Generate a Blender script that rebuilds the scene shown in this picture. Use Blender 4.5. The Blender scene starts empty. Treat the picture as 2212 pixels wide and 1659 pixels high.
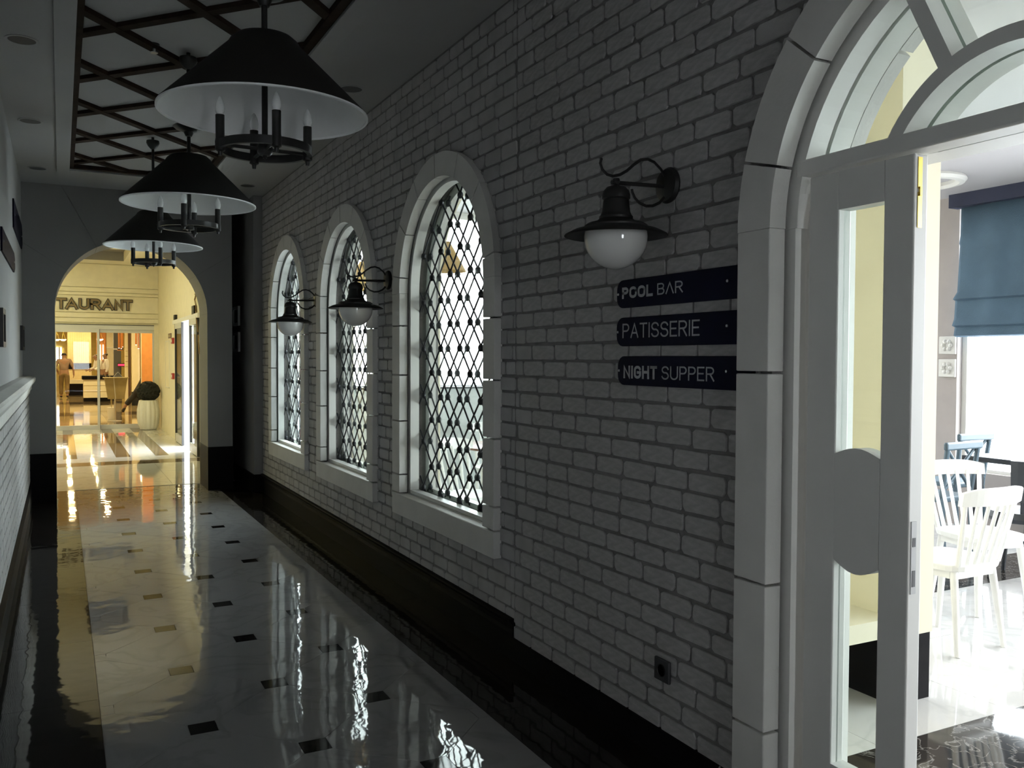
import bpy, bmesh, math, random
from mathutils import Vector, Matrix
random.seed(7)
PI = math.pi
C = bpy.context.scene.collection
scene = bpy.context.scene

# ------------------------------------------------------------------ camera
YAW, PITCH, ROLL, FPX = 0.4756015, 0.02889693, 0.00464126, 1891.82
cam_data = bpy.data.cameras.new('camera')
cam_data.sensor_width = 36.0
cam_data.lens = 36.0 * FPX / 2212.0
cam_data.clip_start = 0.02
cam_data.clip_end = 500
cam = bpy.data.objects.new('camera', cam_data)
C.objects.link(cam)
_f = Vector((math.sin(YAW) * math.cos(PITCH), math.cos(YAW) * math.cos(PITCH), -math.sin(PITCH)))
_r = Vector((math.cos(YAW), -math.sin(YAW), 0))
_u = _r.cross(_f)
_r2 = _r * math.cos(ROLL) + _u * math.sin(ROLL)
_u2 = _u * math.cos(ROLL) - _r * math.sin(ROLL)
cam.matrix_world = Matrix(((_r2.x, _u2.x, -_f.x, 0), (_r2.y, _u2.y, -_f.y, 0), (_r2.z, _u2.z, -_f.z, 1.5), (0, 0, 0, 1)))
scene.camera = cam

# ------------------------------------------------------------------ world, exposure
world = bpy.data.worlds.new('daylight')
scene.world = world
world.use_nodes = True
_bg = world.node_tree.nodes['Background']
_bg.inputs[0].default_value = (0.88, 0.95, 1.0, 1)
_bg.inputs[1].default_value = 2.2
scene.view_settings.view_transform = 'Standard'
scene.view_settings.look = 'None'
scene.view_settings.gamma = 1.0
scene.view_settings.use_curve_mapping = False
scene.view_settings.exposure = 2.9
scene.cycles.max_bounces = 8
scene.cycles.diffuse_bounces = 5
scene.cycles.transparent_max_bounces = 16
scene.cycles.sample_clamp_indirect = 6.0
scene.cycles.caustics_refractive = False
scene.cycles.caustics_reflective = False
scene.cycles.blur_glossy = 0.5
scene.cycles.adaptive_threshold = 0.03


def area(name, loc, rot, sx, sy, power, col):
    d = bpy.data.lights.new(name, 'AREA')
    d.shape = 'RECTANGLE'
    d.size, d.size_y = sx, sy
    d.energy = power
    d.color = col
    o = bpy.data.objects.new(name, d)
    o.location = loc
    o.rotation_euler = rot
    C.objects.link(o)
    return o


def portal(name, loc, rot, sx, sy):
    o = area(name, loc, rot, sx, sy, 1, (1, 1, 1))
    o.data.cycles.is_portal = True
    return o


# daylight enters the dining room through its outer glazing (light portals only guide the sky's own light)
portal('sky_portal_end', (5.0, 8.26, 1.6), (PI / 2, 0, 0), 5.2, 3.0)
portal('sky_portal_back', (0.8, -3.12, 1.55), (-PI / 2, 0, 0), 0.7, 1.3)  # guides sky light through the window added behind the viewer
portal('sky_portal_side', (7.42, 1.2, 1.48), (PI / 2, 0, PI / 2), 8.1, 2.85)
# warm ceiling lighting of the vestibule and the restaurant (vestibule lamps added out of view; bodies built further down)
WARM = (1.0, 0.96, 0.50)
for _i in range(4):
    area('vestibule_added_light', (-0.85, 12.6 + 1.9 * _i, 3.40), (0, 0, 0), 0.16, 0.16, 2.7, WARM)
REST_LAMPS = [(x, y) for x in (-1.6, 0.25, 1.15, 2.6) for y in (22.0, 24.6, 27.6, 30.8, 34.2, 37.6, 41.0, 45.0)]
for (_x, _y) in REST_LAMPS:
    area('restaurant_light', (_x, _y, 2.885), (0, 0, 0), 0.14, 0.14, 4.4, (1.0, 0.79, 0.38))

# ------------------------------------------------------------------ materials
MATS = {}


def mat(name, col, rough=0.5, metal=0.0, var=0.0, vscale=8.0, bump=0.0, bscale=40.0, spec=0.5, coat=0.0, emit=None, estr=0.0):
    if name in MATS:
        return MATS[name]
    m = bpy.data.materials.new(name)
    m.use_nodes = True
    nt = m.node_tree
    b = nt.nodes['Principled BSDF']
    b.inputs['Base Color'].default_value = (*col, 1)
    b.inputs['Roughness'].default_value = rough
    b.inputs['Metallic'].default_value = metal
    b.inputs['Specular IOR Level'].default_value = spec
    if coat:
        b.inputs['Coat Weight'].default_value = coat
    tc = nt.nodes.new('ShaderNodeTexCoord')
    if var:
        n = nt.nodes.new('ShaderNodeTexNoise')
        n.inputs['Scale'].default_value = vscale
        n.inputs['Detail'].default_value = 5
        nt.links.new(tc.outputs['Object'], n.inputs['Vector'])
        r = nt.nodes.new('ShaderNodeMapRange')
        r.inputs[1].default_value, r.inputs[2].default_value = 0.3, 0.7
        r.inputs[3].default_value, r.inputs[4].default_value = 1 - var, 1 + var
        nt.links.new(n.outputs['Fac'], r.inputs[0])
        mx = nt.nodes.new('ShaderNodeVectorMath')
        mx.operation = 'SCALE'
        mx.inputs[0].default_value = col
        nt.links.new(r.outputs[0], mx.inputs['Scale'])
        nt.links.new(mx.outputs[0], b.inputs['Base Color'])
    if bump:
        n2 = nt.nodes.new('ShaderNodeTexNoise')
        n2.inputs['Scale'].default_value = bscale
        n2.inputs['Detail'].default_value = 4
        nt.links.new(tc.outputs['Object'], n2.inputs['Vector'])
        bp = nt.nodes.new('ShaderNodeBump')
        bp.inputs['Strength'].default_value = bump
        bp.inputs['Distance'].default_value = 0.01
        nt.links.new(n2.outputs['Fac'], bp.inputs['Height'])
        nt.links.new(bp.outputs[0], b.inputs['Normal'])
    if emit:
        b.inputs['Emission Color'].default_value = (*emit, 1)
        b.inputs['Emission Strength'].default_value = estr
    MATS[name] = m
    return m


def marble(name, base, vein, scale=3.0, width=0.06, rough=0.04, wave=0.05, wscale=3.0, strength=0.7, spec=0.5):
    m = bpy.data.materials.new(name)
    m.use_nodes = True
    nt = m.node_tree
    b = nt.nodes['Principled BSDF']
    b.inputs['Roughness'].default_value = rough
    b.inputs['Specular IOR Level'].default_value = spec
    geo = nt.nodes.new('ShaderNodeNewGeometry')
    n = nt.nodes.new('ShaderNodeTexNoise')
    n.inputs['Scale'].default_value = scale
    n.inputs['Detail'].default_value = 8
    n.inputs['Distortion'].default_value = 1.2
    nt.links.new(geo.outputs['Position'], n.inputs['Vector'])
    s = nt.nodes.new('ShaderNodeMath')
    s.operation = 'SUBTRACT'
    s.inputs[1].default_value = 0.5
    nt.links.new(n.outputs['Fac'], s.inputs[0])
    a = nt.nodes.new('ShaderNodeMath')
    a.operation = 'ABSOLUTE'
    nt.links.new(s.outputs[0], a.inputs[0])
    r = nt.nodes.new('ShaderNodeMapRange')
    r.inputs[1].default_value, r.inputs[2].default_value = 0.0, width
    r.inputs[3].default_value, r.inputs[4].default_value = strength, 0.0
    nt.links.new(a.outputs[0], r.inputs[0])
    mx = nt.nodes.new('ShaderNodeMix')
    mx.data_type = 'RGBA'
    mx.inputs['A'].default_value = (*base, 1)
    mx.inputs['B'].default_value = (*vein, 1)
    nt.links.new(r.outputs[0], mx.inputs['Factor'])
    nt.links.new(mx.outputs['Result'], b.inputs['Base Color'])
    if wave:
        w = nt.nodes.new('ShaderNodeTexNoise')
        w.inputs['Scale'].default_value = wscale
        w.inputs['Detail'].default_value = 1.5
        nt.links.new(geo.outputs['Position'], w.inputs['Vector'])
        bp = nt.nodes.new('ShaderNodeBump')
        bp.inputs['Strength'].default_value = wave
        bp.inputs['Distance'].default_value = 0.02
        nt.links.new(w.outputs['Fac'], bp.inputs['Height'])
        nt.links.new(bp.outputs[0], b.inputs['Normal'])
    MATS[name] = m
    return m


def glass_mat(name, tint=(0.93, 0.97, 0.95), refl=1.0):
    m = bpy.data.materials.new(name)
    m.use_nodes = True
    nt = m.node_tree
    nt.nodes.remove(nt.nodes['Principled BSDF'])
    out = nt.nodes['Material Output']
    t = nt.nodes.new('ShaderNodeBsdfTransparent')
    t.inputs[0].default_value = (*tint, 1)
    g = nt.nodes.new('ShaderNodeBsdfGlossy')
    g.inputs['Roughness'].default_value = 0.01
    lw = nt.nodes.new('ShaderNodeLayerWeight')
    lw.inputs['Blend'].default_value = 0.5
    pw = nt.nodes.new('ShaderNodeMath')
    pw.operation = 'POWER'
    pw.inputs[1].default_value = 5.0
    nt.links.new(lw.outputs['Facing'], pw.inputs[0])
    ml = nt.nodes.new('ShaderNodeMapRange')
    ml.inputs[3].default_value, ml.inputs[4].default_value = 0.03 * refl, refl
    nt.links.new(pw.outputs[0], ml.inputs[0])
    mx = nt.nodes.new('ShaderNodeMixShader')
    nt.links.new(ml.outputs[0], mx.inputs[0])
    nt.links.new(t.outputs[0], mx.inputs[1])
    nt.links.new(g.outputs[0], mx.inputs[2])
    nt.links.new(mx.outputs[0], out.inputs[0])
    MATS[name] = m
    return m


mat('brick_paint', (0.45, 0.437, 0.437), 0.75, var=0.14, vscale=5, bump=0.35, bscale=70)
mat('grout', (0.225, 0.217, 0.215), 0.9, var=0.15, vscale=12, bump=0.4, bscale=90)
mat('stone', (0.69, 0.675, 0.65), 0.6, var=0.05, vscale=6, bump=0.12, bscale=60)
mat('plaster', (0.38, 0.376, 0.38), 0.8, var=0.04, vscale=2)
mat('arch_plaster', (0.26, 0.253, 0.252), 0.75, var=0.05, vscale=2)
mat('ceiling_paint', (0.40, 0.395, 0.397), 0.85, var=0.03, vscale=1.5)
mat('white_paint', (0.76, 0.75, 0.72), 0.4, var=0.02, vscale=3)
mat('cream_wall', (0.80, 0.74, 0.58), 0.6, var=0.03, vscale=2)
mat('black_granite', (0.009, 0.008, 0.009), 0.5, var=0.15, vscale=60, spec=0.04)
mat('inset_granite', (0.008, 0.007, 0.007), 0.05, var=0.15, vscale=60, spec=0.18)
mat('black_metal', (0.016, 0.015, 0.015), 0.42, metal=0.0, var=0.2, vscale=30)
mat('iron', (0.03, 0.031, 0.036), 0.45, var=0.25, vscale=40)
mat('shade_black', (0.014, 0.012, 0.011), 0.7, var=0.3, vscale=200)
mat('shade_lining', (0.90, 0.91, 0.92), 0.6, var=0.03)
mat('bulb_glass', (0.85, 0.86, 0.87), 0.15, spec=0.8)
mat('opal_globe', (0.72, 0.71, 0.70), 0.08, spec=0.7, coat=0.4)
mat('dark_wood', (0.03, 0.018, 0.013), 0.85, var=0.35, vscale=14, spec=0.15)
mat('navy', (0.008, 0.009, 0.026), 0.5, var=0.1, spec=0.06)
mat('sign_lettering', (0.42, 0.43, 0.45), 0.5)
mat('brass', (0.83, 0.62, 0.16), 0.25, metal=1.0)
mat('steel', (0.55, 0.55, 0.56), 0.3, metal=1.0)
mat('aluminium', (0.62, 0.62, 0.60), 0.4, metal=0.3)
mat('dark_plastic', (0.05, 0.05, 0.055), 0.5)
mat('off_white_plastic', (0.6, 0.6, 0.6), 0.5)
mat('chair_white', (0.85, 0.85, 0.84), 0.35, var=0.02)
mat('blind_blue', (0.085, 0.145, 0.21), 0.85, var=0.10, vscale=3, bump=0.3, bscale=120)
mat('pelmet_navy', (0.02, 0.025, 0.06), 0.7)
mat('taupe_wall', (0.40, 0.36, 0.345), 0.8, var=0.03)
mat('dark_chair', (0.03, 0.035, 0.045), 0.35)
mat('blue_grey_chair', (0.10, 0.15, 0.19), 0.4)
mat('table_brown', (0.20, 0.10, 0.07), 0.35, var=0.25, vscale=9)
mat('orange_shade', (0.50, 0.33, 0.13), 0.7)
mat('terrace', (0.62, 0.62, 0.62), 0.8, var=0.08, vscale=2)
mat('rest_cream', (0.78, 0.72, 0.55), 0.6, var=0.04)
mat('rest_yellow', (0.80, 0.62, 0.20), 0.5, var=0.08)
mat('orange', (0.72, 0.30, 0.09), 0.6, var=0.08)
mat('copper', (0.70, 0.28, 0.09), 0.3, metal=0.8)
mat('brown', (0.10, 0.05, 0.03), 0.5)
mat('grey_column', (0.10, 0.105, 0.12), 0.35)
mat('khaki', (0.24, 0.16, 0.115), 0.8, var=0.1)
mat('khaki_dark', (0.17, 0.115, 0.05), 0.8, var=0.1)
mat('skin', (0.30, 0.17, 0.11), 0.6)
mat('hair', (0.012, 0.010, 0.009), 0.5)
mat('white_cloth', (0.8, 0.78, 0.77), 0.8)
mat('black_cloth', (0.012, 0.011, 0.013), 0.8)
mat('leather', (0.012, 0.010, 0.010), 0.35)
mat('topiary', (0.008, 0.009, 0.007), 0.8, var=0.5, vscale=40)
mat('ceramic', (0.78, 0.77, 0.73), 0.35, var=0.03)
mat('lectern_wood', (0.33, 0.27, 0.13), 0.5, var=0.12)
mat('dado_grey', (0.58, 0.62, 0.62), 0.7, var=0.05)
mat('curtain_red', (0.13, 0.035, 0.025), 0.9, var=0.1)
mat('recess_shade_grey', (0.25, 0.23, 0.20), 0.8)  # dark grey standing in for shade inside the vestibule ceiling recess
mat('dining_ceiling', (0.50, 0.485, 0.50), 0.7)
mat('red_plastic', (0.35, 0.03, 0.03), 0.4)
mat('red_led', (0.4, 0.0, 0.02), 0.4, emit=(1, 0.02, 0.06), estr=0.7)
mat('lamp_glow', (0.9, 0.9, 0.8), 0.4, emit=(1, 0.93, 0.72), estr=0.8)
mat('warm_glow', (0.9, 0.85, 0.7), 0.4, emit=(1, 0.82, 0.45), estr=0.45)
mat('letter_face', (0.23, 0.165, 0.08), 0.45)
mat('letter_edge', (0.02, 0.018, 0.015), 0.5)
mat('red_fabric', (0.55, 0.16, 0.12), 0.8)
mat('yellow_plastic', (0.8, 0.6, 0.05), 0.5)
mat('cable', (0.25, 0.17, 0.08), 0.6)
mat('glass_rail', (0.5, 0.56, 0.58), 0.1)
mat('picture_print', (0.22, 0.215, 0.21), 0.6, var=0.3, vscale=30)
marble('marble_white', (0.62, 0.61, 0.60), (0.45, 0.45, 0.44), 2.2, 0.05, 0.03, 0.035, 3.4, 0.4)
marble('marble_corridor', (0.25, 0.246, 0.247), (0.17, 0.17, 0.17), 2.2, 0.05, 0.025, 0.055, 8.0, 0.4, 0.25)
marble('marble_dark', (0.016, 0.013, 0.012), (0.035, 0.03, 0.026), 4.0, 0.03, 0.04, 0.05, 8.0, 0.5, 0.16)
marble('marble_threshold', (0.030, 0.025, 0.022), (0.30, 0.29, 0.28), 8.0, 0.018, 0.06, 0.05, 4.0, 0.8)
marble('marble_brown', (0.12, 0.085, 0.055), (0.20, 0.16, 0.11), 4.0, 0.05, 0.04, 0.03, 3.0, 0.6)
marble('marble_tan', (0.42, 0.32, 0.18), (0.30, 0.20, 0.10), 3.0, 0.06, 0.05, 0.03, 3.0, 0.6)
glass_mat('glass')
glass_mat('glass_door', (0.96, 0.96, 0.95), 0.6)
glass_mat('glass_grey', (0.84, 0.87, 0.88), 1.0)
M = MATS

# ------------------------------------------------------------------ mesh helpers


class MB:
    def __init__(s):
        s.v = []
        s.f = []

    def hexa(s, p):
        n = len(s.v)
        s.v += [tuple(q) for q in p]
        s.f += [(n, n + 3, n + 2, n + 1), (n + 4, n + 5, n + 6, n + 7), (n, n + 1, n + 5, n + 4), (n + 1, n + 2, n + 6, n + 5), (n + 2, n + 3, n + 7, n + 6), (n + 3, n, n + 4, n + 7)]
        return s

    def box(s, x0, x1, y0, y1, z0, z1):
        return s.hexa([(x0, y0, z0), (x1, y0, z0), (x1, y1, z0), (x0, y1, z0), (x0, y0, z1), (x1, y0, z1), (x1, y1, z1), (x0, y1, z1)])

    def prism(s, a, b):
        """a, b: matching loops of points; closed prism between them"""
        n, k = len(s.v), len(a)
        s.v += [tuple(q) for q in a] + [tuple(q) for q in b]
        s.f.append(tuple(range(n + k - 1, n - 1, -1)))
        s.f.append(tuple(range(n + k, n + 2 * k)))
        for i in range(k):
            j = (i + 1) % k
            s.f.append((n + i, n + j, n + k + j, n + k + i))
        return s

    def lathe(s, prof, n=24, c=(0, 0, 0), wob=None, close=True):
        base = len(s.v)
        k = len(prof)
        for i in range(n):
            a = 2 * PI * i / n
            for (r, z) in prof:
                rr = r * (wob(a, z) if wob else 1)
                s.v.append((c[0] + rr * math.cos(a), c[1] + rr * math.sin(a), c[2] + z))
        for i in range(n):
            j = (i + 1) % n
            for q in range(k - 1):
                s.f.append((base + i * k + q, base + j * k + q, base + j * k + q + 1, base + i * k + q + 1))
        if close:
            if prof[0][0] > 1e-6:
                s.f.append(tuple(base + i * k for i in range(n - 1, -1, -1)))
            if prof[-1][0] > 1e-6:
                s.f.append(tuple(base + i * k + k - 1 for i in range(n)))
        return s

    def tube(s, pts, r, n=8, flat=1.0, closed=False):
        pts = [Vector(p) for p in pts]
        rs = r if isinstance(r, (list, tuple)) else [r] * len(pts)
        base = len(s.v)
        m = len(pts)
        ref = None
        for i, p in enumerate(pts):
            if closed:
                d = pts[(i + 1) % m] - pts[i - 1]
            else:
                d = pts[min(i + 1, m - 1)] - pts[max(i - 1, 0)]
            d.normalize()
            if ref is None:
                ref = Vector((0, 0, 1)) if abs(d.z) < 0.9 else Vector((1, 0, 0))
            a = (ref - d * ref.dot(d)).normalized()
            ref = a
            b = d.cross(a)
            for q in range(n):
                t = 2 * PI * q / n
                s.v.append(tuple(p + a * (math.cos(t) * rs[i]) + b * (math.sin(t) * rs[i] * flat)))
        for i in range(m if closed else m - 1):
            j = (i + 1) % m
            for q in range(n):
                w = (q + 1) % n
                s.f.append((base + i * n + q, base + i * n + w, base + j * n + w, base + j * n + q))
        if not closed:
            s.f.append(tuple(base + q for q in range(n - 1, -1, -1)))
            s.f.append(tuple(base + (m - 1) * n + q for q in range(n)))
        return s

    def mesh(s, name, material, smooth=False, off=(0, 0, 0)):
        me = bpy.data.meshes.new(name)
        me.from_pydata([(a - off[0], b - off[1], c - off[2]) for a, b, c in s.v], [], s.f)
        me.update()
        bm = bmesh.new()
        bm.from_mesh(me)
        bmesh.ops.recalc_face_normals(bm, faces=bm.faces)
        bm.to_mesh(me)
        bm.free()
        for mm in (material if isinstance(material, (list, tuple)) else [material]):
            me.materials.append(M[mm])
        if smooth:
            try:
                me.shade_smooth()
            except Exception:
                pass
            try:
                me.set_sharp_from_angle(angle=math.radians(40))
            except Exception:
                pass
        return me

    def build(s, name, material, parent=None, smooth=False, bevel=0.0, loc=None):
        """vertices are given in the parent's space (or the world when there is no parent)"""
        me = s.mesh(name, material, smooth, loc or (0, 0, 0))
        o = bpy.data.objects.new(name, me)
        C.objects.link(o)
        if loc:
            o.location = loc
        if parent is not None:
            o.parent = parent
        if bevel:
            md = o.modifiers.new('edge', 'BEVEL')
            md.width = bevel
            md.segments = 2
            md.limit_method = 'ANGLE'
        return o


def tag(o, label=None, cat=None, group=None, kind=None):
    if label:
        o['label'] = label
    if cat:
        o['category'] = cat
    if group:
        o['group'] = group
    if kind:
        o['kind'] = kind
    return o


def empty(name, loc=(0, 0, 0), rz=0.0):
    o = bpy.data.objects.new(name, None)
    o.empty_display_size = 0.1
    o.location = loc
    o.rotation_euler = (0, 0, rz)
    C.objects.link(o)
    return o


def inst(src, name, parent, loc=(0, 0, 0), rot=None, scale=None):
    o = bpy.data.objects.new(name, src)
    C.objects.link(o)
    o.parent = parent
    o.location = loc
    if rot is not None:
        o.rotation_euler = rot
    if scale is not None:
        o.scale = scale
    return o


def copy_tree(o, parent=None):
    c = o.copy()
    C.objects.link(c)
    c.parent = parent
    for ch in [q for q in bpy.data.objects if q.parent == o]:
        copy_tree(ch, c)
    return c


def arc(cx, cy, rx, ry, a0, a1, n=10):
    return [(cx + rx * math.cos(math.radians(a0 + (a1 - a0) * i / n)), cy + ry * math.sin(math.radians(a0 + (a1 - a0) * i / n))) for i in range(n + 1)]


GLYPH = {  # strokes on a unit cell, with the relative width of the letter
    'P': (0.86, [[(0, 0), (0, 1), (0.55, 1)] + arc(0.55, 0.74, 0.45, 0.26, 90, -90) + [(0, 0.48)]]),
    'O': (1.0, [arc(0.5, 0.7, 0.5, 0.3, 0, 180) + arc(0.5, 0.3, 0.5, 0.3, 180, 360) + [(1, 0.7)]]),
    'L': (0.78, [[(0, 1), (0, 0), (1, 0)]]),
    'B': (0.9, [[(0, 0), (0, 1), (0.55, 1)] + arc(0.55, 0.76, 0.38, 0.24, 90, -90) + [(0, 0.52)], [(0.5, 0.52), (0.58, 0.52)] + arc(0.58, 0.26, 0.42, 0.26, 90, -90) + [(0, 0)]]),
    'A': (1.0, [[(0, 0), (0.5, 1), (1, 0)], [(0.19, 0.32), (0.81, 0.32)]]),
    '^': (1.0, [[(0, 0), (0.5, 1), (1, 0)]]),
    'R': (0.92, [[(0, 0), (0, 1), (0.55, 1)] + arc(0.55, 0.75, 0.42, 0.25, 90, -90) + [(0, 0.5)], [(0.5, 0.5), (1, 0)]]),
    'T': (0.9, [[(0, 1), (1, 1)], [(0.5, 1), (0.5, 0)]]),
    'I': (0.02, [[(0.5, 0), (0.5, 1)]]),
    'S': (0.9, [arc(0.5, 0.75, 0.48, 0.25, 15, 180) + arc(0.5, 0.75, 0.48, 0.25, 180, 250, 4) + arc(0.5, 0.25, 0.5, 0.27, 75, 0, 6) + arc(0.5, 0.25, 0.5, 0.25, 0, -165)]),
    'E': (0.78, [[(1, 1), (0, 1), (0, 0), (1, 0)], [(0, 0.52), (0.88, 0.52)]]),
    'N': (0.98, [[(0, 0), (0, 1), (1, 0), (1, 1)]]),
    'G': (1.0, [arc(0.5, 0.72, 0.5, 0.28, 20, 180) + arc(0.5, 0.28, 0.5, 0.28, 180, 360) + [(1, 0.48), (0.55, 0.48)]]),
    'H': (0.96, [[(0, 0), (0, 1)], [(1, 0), (1, 1)], [(0, 0.52), (1, 0.52)]]),
    'U': (0.96, [[(0, 1), (0, 0.3)] + arc(0.5, 0.3, 0.5, 0.3, 180, 360) + [(1, 1)]]),
}


def text(name, body, height, material, parent, origin, xdir, ydir, width, stroke, extrude=0.002, space=0.42):
    """flat raised lettering made of strokes; origin is the lower left corner"""
    xd, yd = Vector(xdir), Vector(ydir)
    zd = xd.cross(yd)
    o3 = Vector(origin)
    # letter width k per unit, spacing proportional
    wsum = sum(GLYPH[c][0] for c in body)
    gaps = len(body) - 1
    sp = stroke * (1.0 + space)
    k = (width - stroke - gaps * sp) / max(wsum, 1e-6)
    mb = MB()
    x = stroke / 2
    h = height - stroke
    for c in body:
        gw, strokes = GLYPH[c]
        w = gw * k
        for q, st in enumerate(strokes):
            P = [Vector((x + p[0] * w, stroke / 2 + p[1] * h)) for p in st]
            P = [p for i, p in enumerate(P) if i == 0 or (p - P[i - 1]).length > 1e-6]
            n = len(P)
            L, R_ = [], []
            for i in range(n):
                d0 = (P[i] - P[i - 1]).normalized() if i else None
                d1 = (P[i + 1] - P[i]).normalized() if i < n - 1 else None
                da = d0 or d1
                db = d1 or d0
                t = (da + db)
                t = t.normalized() if t.length > 0.2 else da
                nrm = Vector((-t.y, t.x))
                m_ = min(1.0 / max(nrm.dot(Vector((-da.y, da.x))), 0.45), 1.6)
                e = Vector((0, 0))
                if d0 is None:
                    e = -d1 * stroke / 2
                if d1 is None:
                    e = d0 * stroke / 2
                L.append(P[i] + e + nrm * (m_ * stroke / 2))
                R_.append(P[i] + e - nrm * (m_ * stroke / 2))
            f = lambda p, z: tuple(o3 + xd * p.x + yd * p.y + zd * z)
            z0 = 0.0
            z1 = extrude * (1 + 0.02 * q)
            b0 = len(mb.v)
            for i in range(n):
                mb.v += [f(L[i], z0), f(R_[i], z0), f(R_[i], z1), f(L[i], z1)]
            for i in range(n - 1):
                a, b = b0 + 4 * i, b0 + 4 * i + 4
                mb.f += [(a, b, b + 1, a + 1), (a + 1, b + 1, b + 2, a + 2), (a + 2, b + 2, b + 3, a + 3), (a + 3, b + 3, b, a)]
            mb.f += [(b0, b0 + 1, b0 + 2, b0 + 3), (b0 + 4 * n - 1, b0 + 4 * n - 2, b0 + 4 * n - 3, b0 + 4 * n - 4)]
        x += w + sp
    return mb.build(name, material, parent)


def arched_wall(mb, mp, u0, u1, v0, v1, ops, d0, d1, n=20):
    """wall slab u0..u1 x v0..v1, thickness d0..d1, with arched openings (uc, half width, bottom, spring)"""
    def cell(a, b):  # a,b lists of (u,v) quads
        mb.prism([mp(u, v, d0) for u, v in a], [mp(u, v, d1) for u, v in a])
    u = u0
    for (uc, hw, vb, vs) in sorted(ops):
        if uc - hw > u:
            cell([(u, v0), (uc - hw, v0), (uc - hw, v1), (u, v1)], None)
        if vb > v0:
            cell([(uc - hw, v0), (uc + hw, v0), (uc + hw, vb), (uc - hw, vb)], None)
        for i in range(n):
            a0, a1 = PI - PI * i / n, PI - PI * (i + 1) / n
            p0 = (uc + hw * math.cos(a0), vs + hw * math.sin(a0))
            p1 = (uc + hw * math.cos(a1), vs + hw * math.sin(a1))
            cell([p0, p1, (p1[0], v1), (p0[0], v1)], None)
        u = uc + hw
    if u1 > u:
        cell([(u, v0), (u1, v0), (u1, v1), (u, v1)], None)
    return mb


def ringseg(mb, mp, uc, vc, r0, r1, a0, a1, d0, d1, n=8):
    inn = [(uc + r0 * math.cos(a0 + (a1 - a0) * i / n), vc + r0 * math.sin(a0 + (a1 - a0) * i / n)) for i in range(n + 1)]
    out = [(uc + r1 * math.cos(a0 + (a1 - a0) * i / n), vc + r1 * math.sin(a0 + (a1 - a0) * i / n)) for i in range(n + 1)]
    for i in range(n):
        q = [inn[i], inn[i + 1], out[i + 1], out[i]]
        mb.hexa([mp(*q[0], d0), mp(*q[1], d0), mp(*q[2], d0), mp(*q[3], d0), mp(*q[0], d1), mp(*q[1], d1), mp(*q[2], d1), mp(*q[3], d1)])
    return mb


def weld(o, dist=1e-5):
    """drop the coincident inner faces of a built-up ring or slab"""
    me = o.data
    bm = bmesh.new()
    bm.from_mesh(me)
    bmesh.ops.remove_doubles(bm, verts=bm.verts, dist=dist)
    seen = {}
    for f in bm.faces:
        seen.setdefault(tuple(sorted(v.index for v in f.verts)), []).append(f)
    dead = [f for fs in seen.values() if len(fs) > 1 for f in fs]
    bmesh.ops.delete(bm, geom=dead, context='FACES')
    bmesh.ops.recalc_face_normals(bm, faces=bm.faces)
    bm.to_mesh(me)
    bm.free()
    return o


XW = 2.0            # brick face of the right wall
XWB = 2.24          # its other face, in the dining room
CEIL = 3.285
YARCH = 10.3
mR = lambda u, v, d: (d, u, v)        # right wall: u along the corridor, v up, d across
mA = lambda u, v, d: (u, d, v)        # arch wall: u across, v up, d along the corridor

# ------------------------------------------------------------------ floors
HALF = 0.7273 / 2
FX0, FX1 = 0.8617 - 2 * HALF, 0.8617 + 2 * HALF     # white marble strip
FY0, FY1 = -1.0, 10.9
fl = MB().box(-0.36, 2.02, -3.0, 10.95, -0.10, -0.012).build('floor', 'grout')
tag(fl, 'dark joint bed of the polished marble corridor floor', 'floor', kind='structure')
for (a, b) in ((-0.36, FX0), (FX1, 2.02)):
    y = -3.0
    while y < 10.95:
        y2 = min(y + 0.9, 10.95)
        MB().box(a, b - (0.0 if b > 1 else 0.001), y, y2 - 0.0015, -0.012, 0.0).build('border_slab', 'marble_dark', fl)
        y = y2
DOT = 0.053


def clip_poly(poly, axis, lim, keep_greater):
    out = []
    for i in range(len(poly)):
        p, q = poly[i], poly[(i + 1) % len(poly)]
        ip = (p[axis] >= lim) if keep_greater else (p[axis] <= lim)
        iq = (q[axis] >= lim) if keep_greater else (q[axis] <= lim)
        if ip:
            out.append(p)
        if ip != iq:
            t = (lim - p[axis]) / (q[axis] - p[axis])
            out.append((p[0] + (q[0] - p[0]) * t, p[1] + (q[1] - p[1]) * t))
    return out


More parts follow.
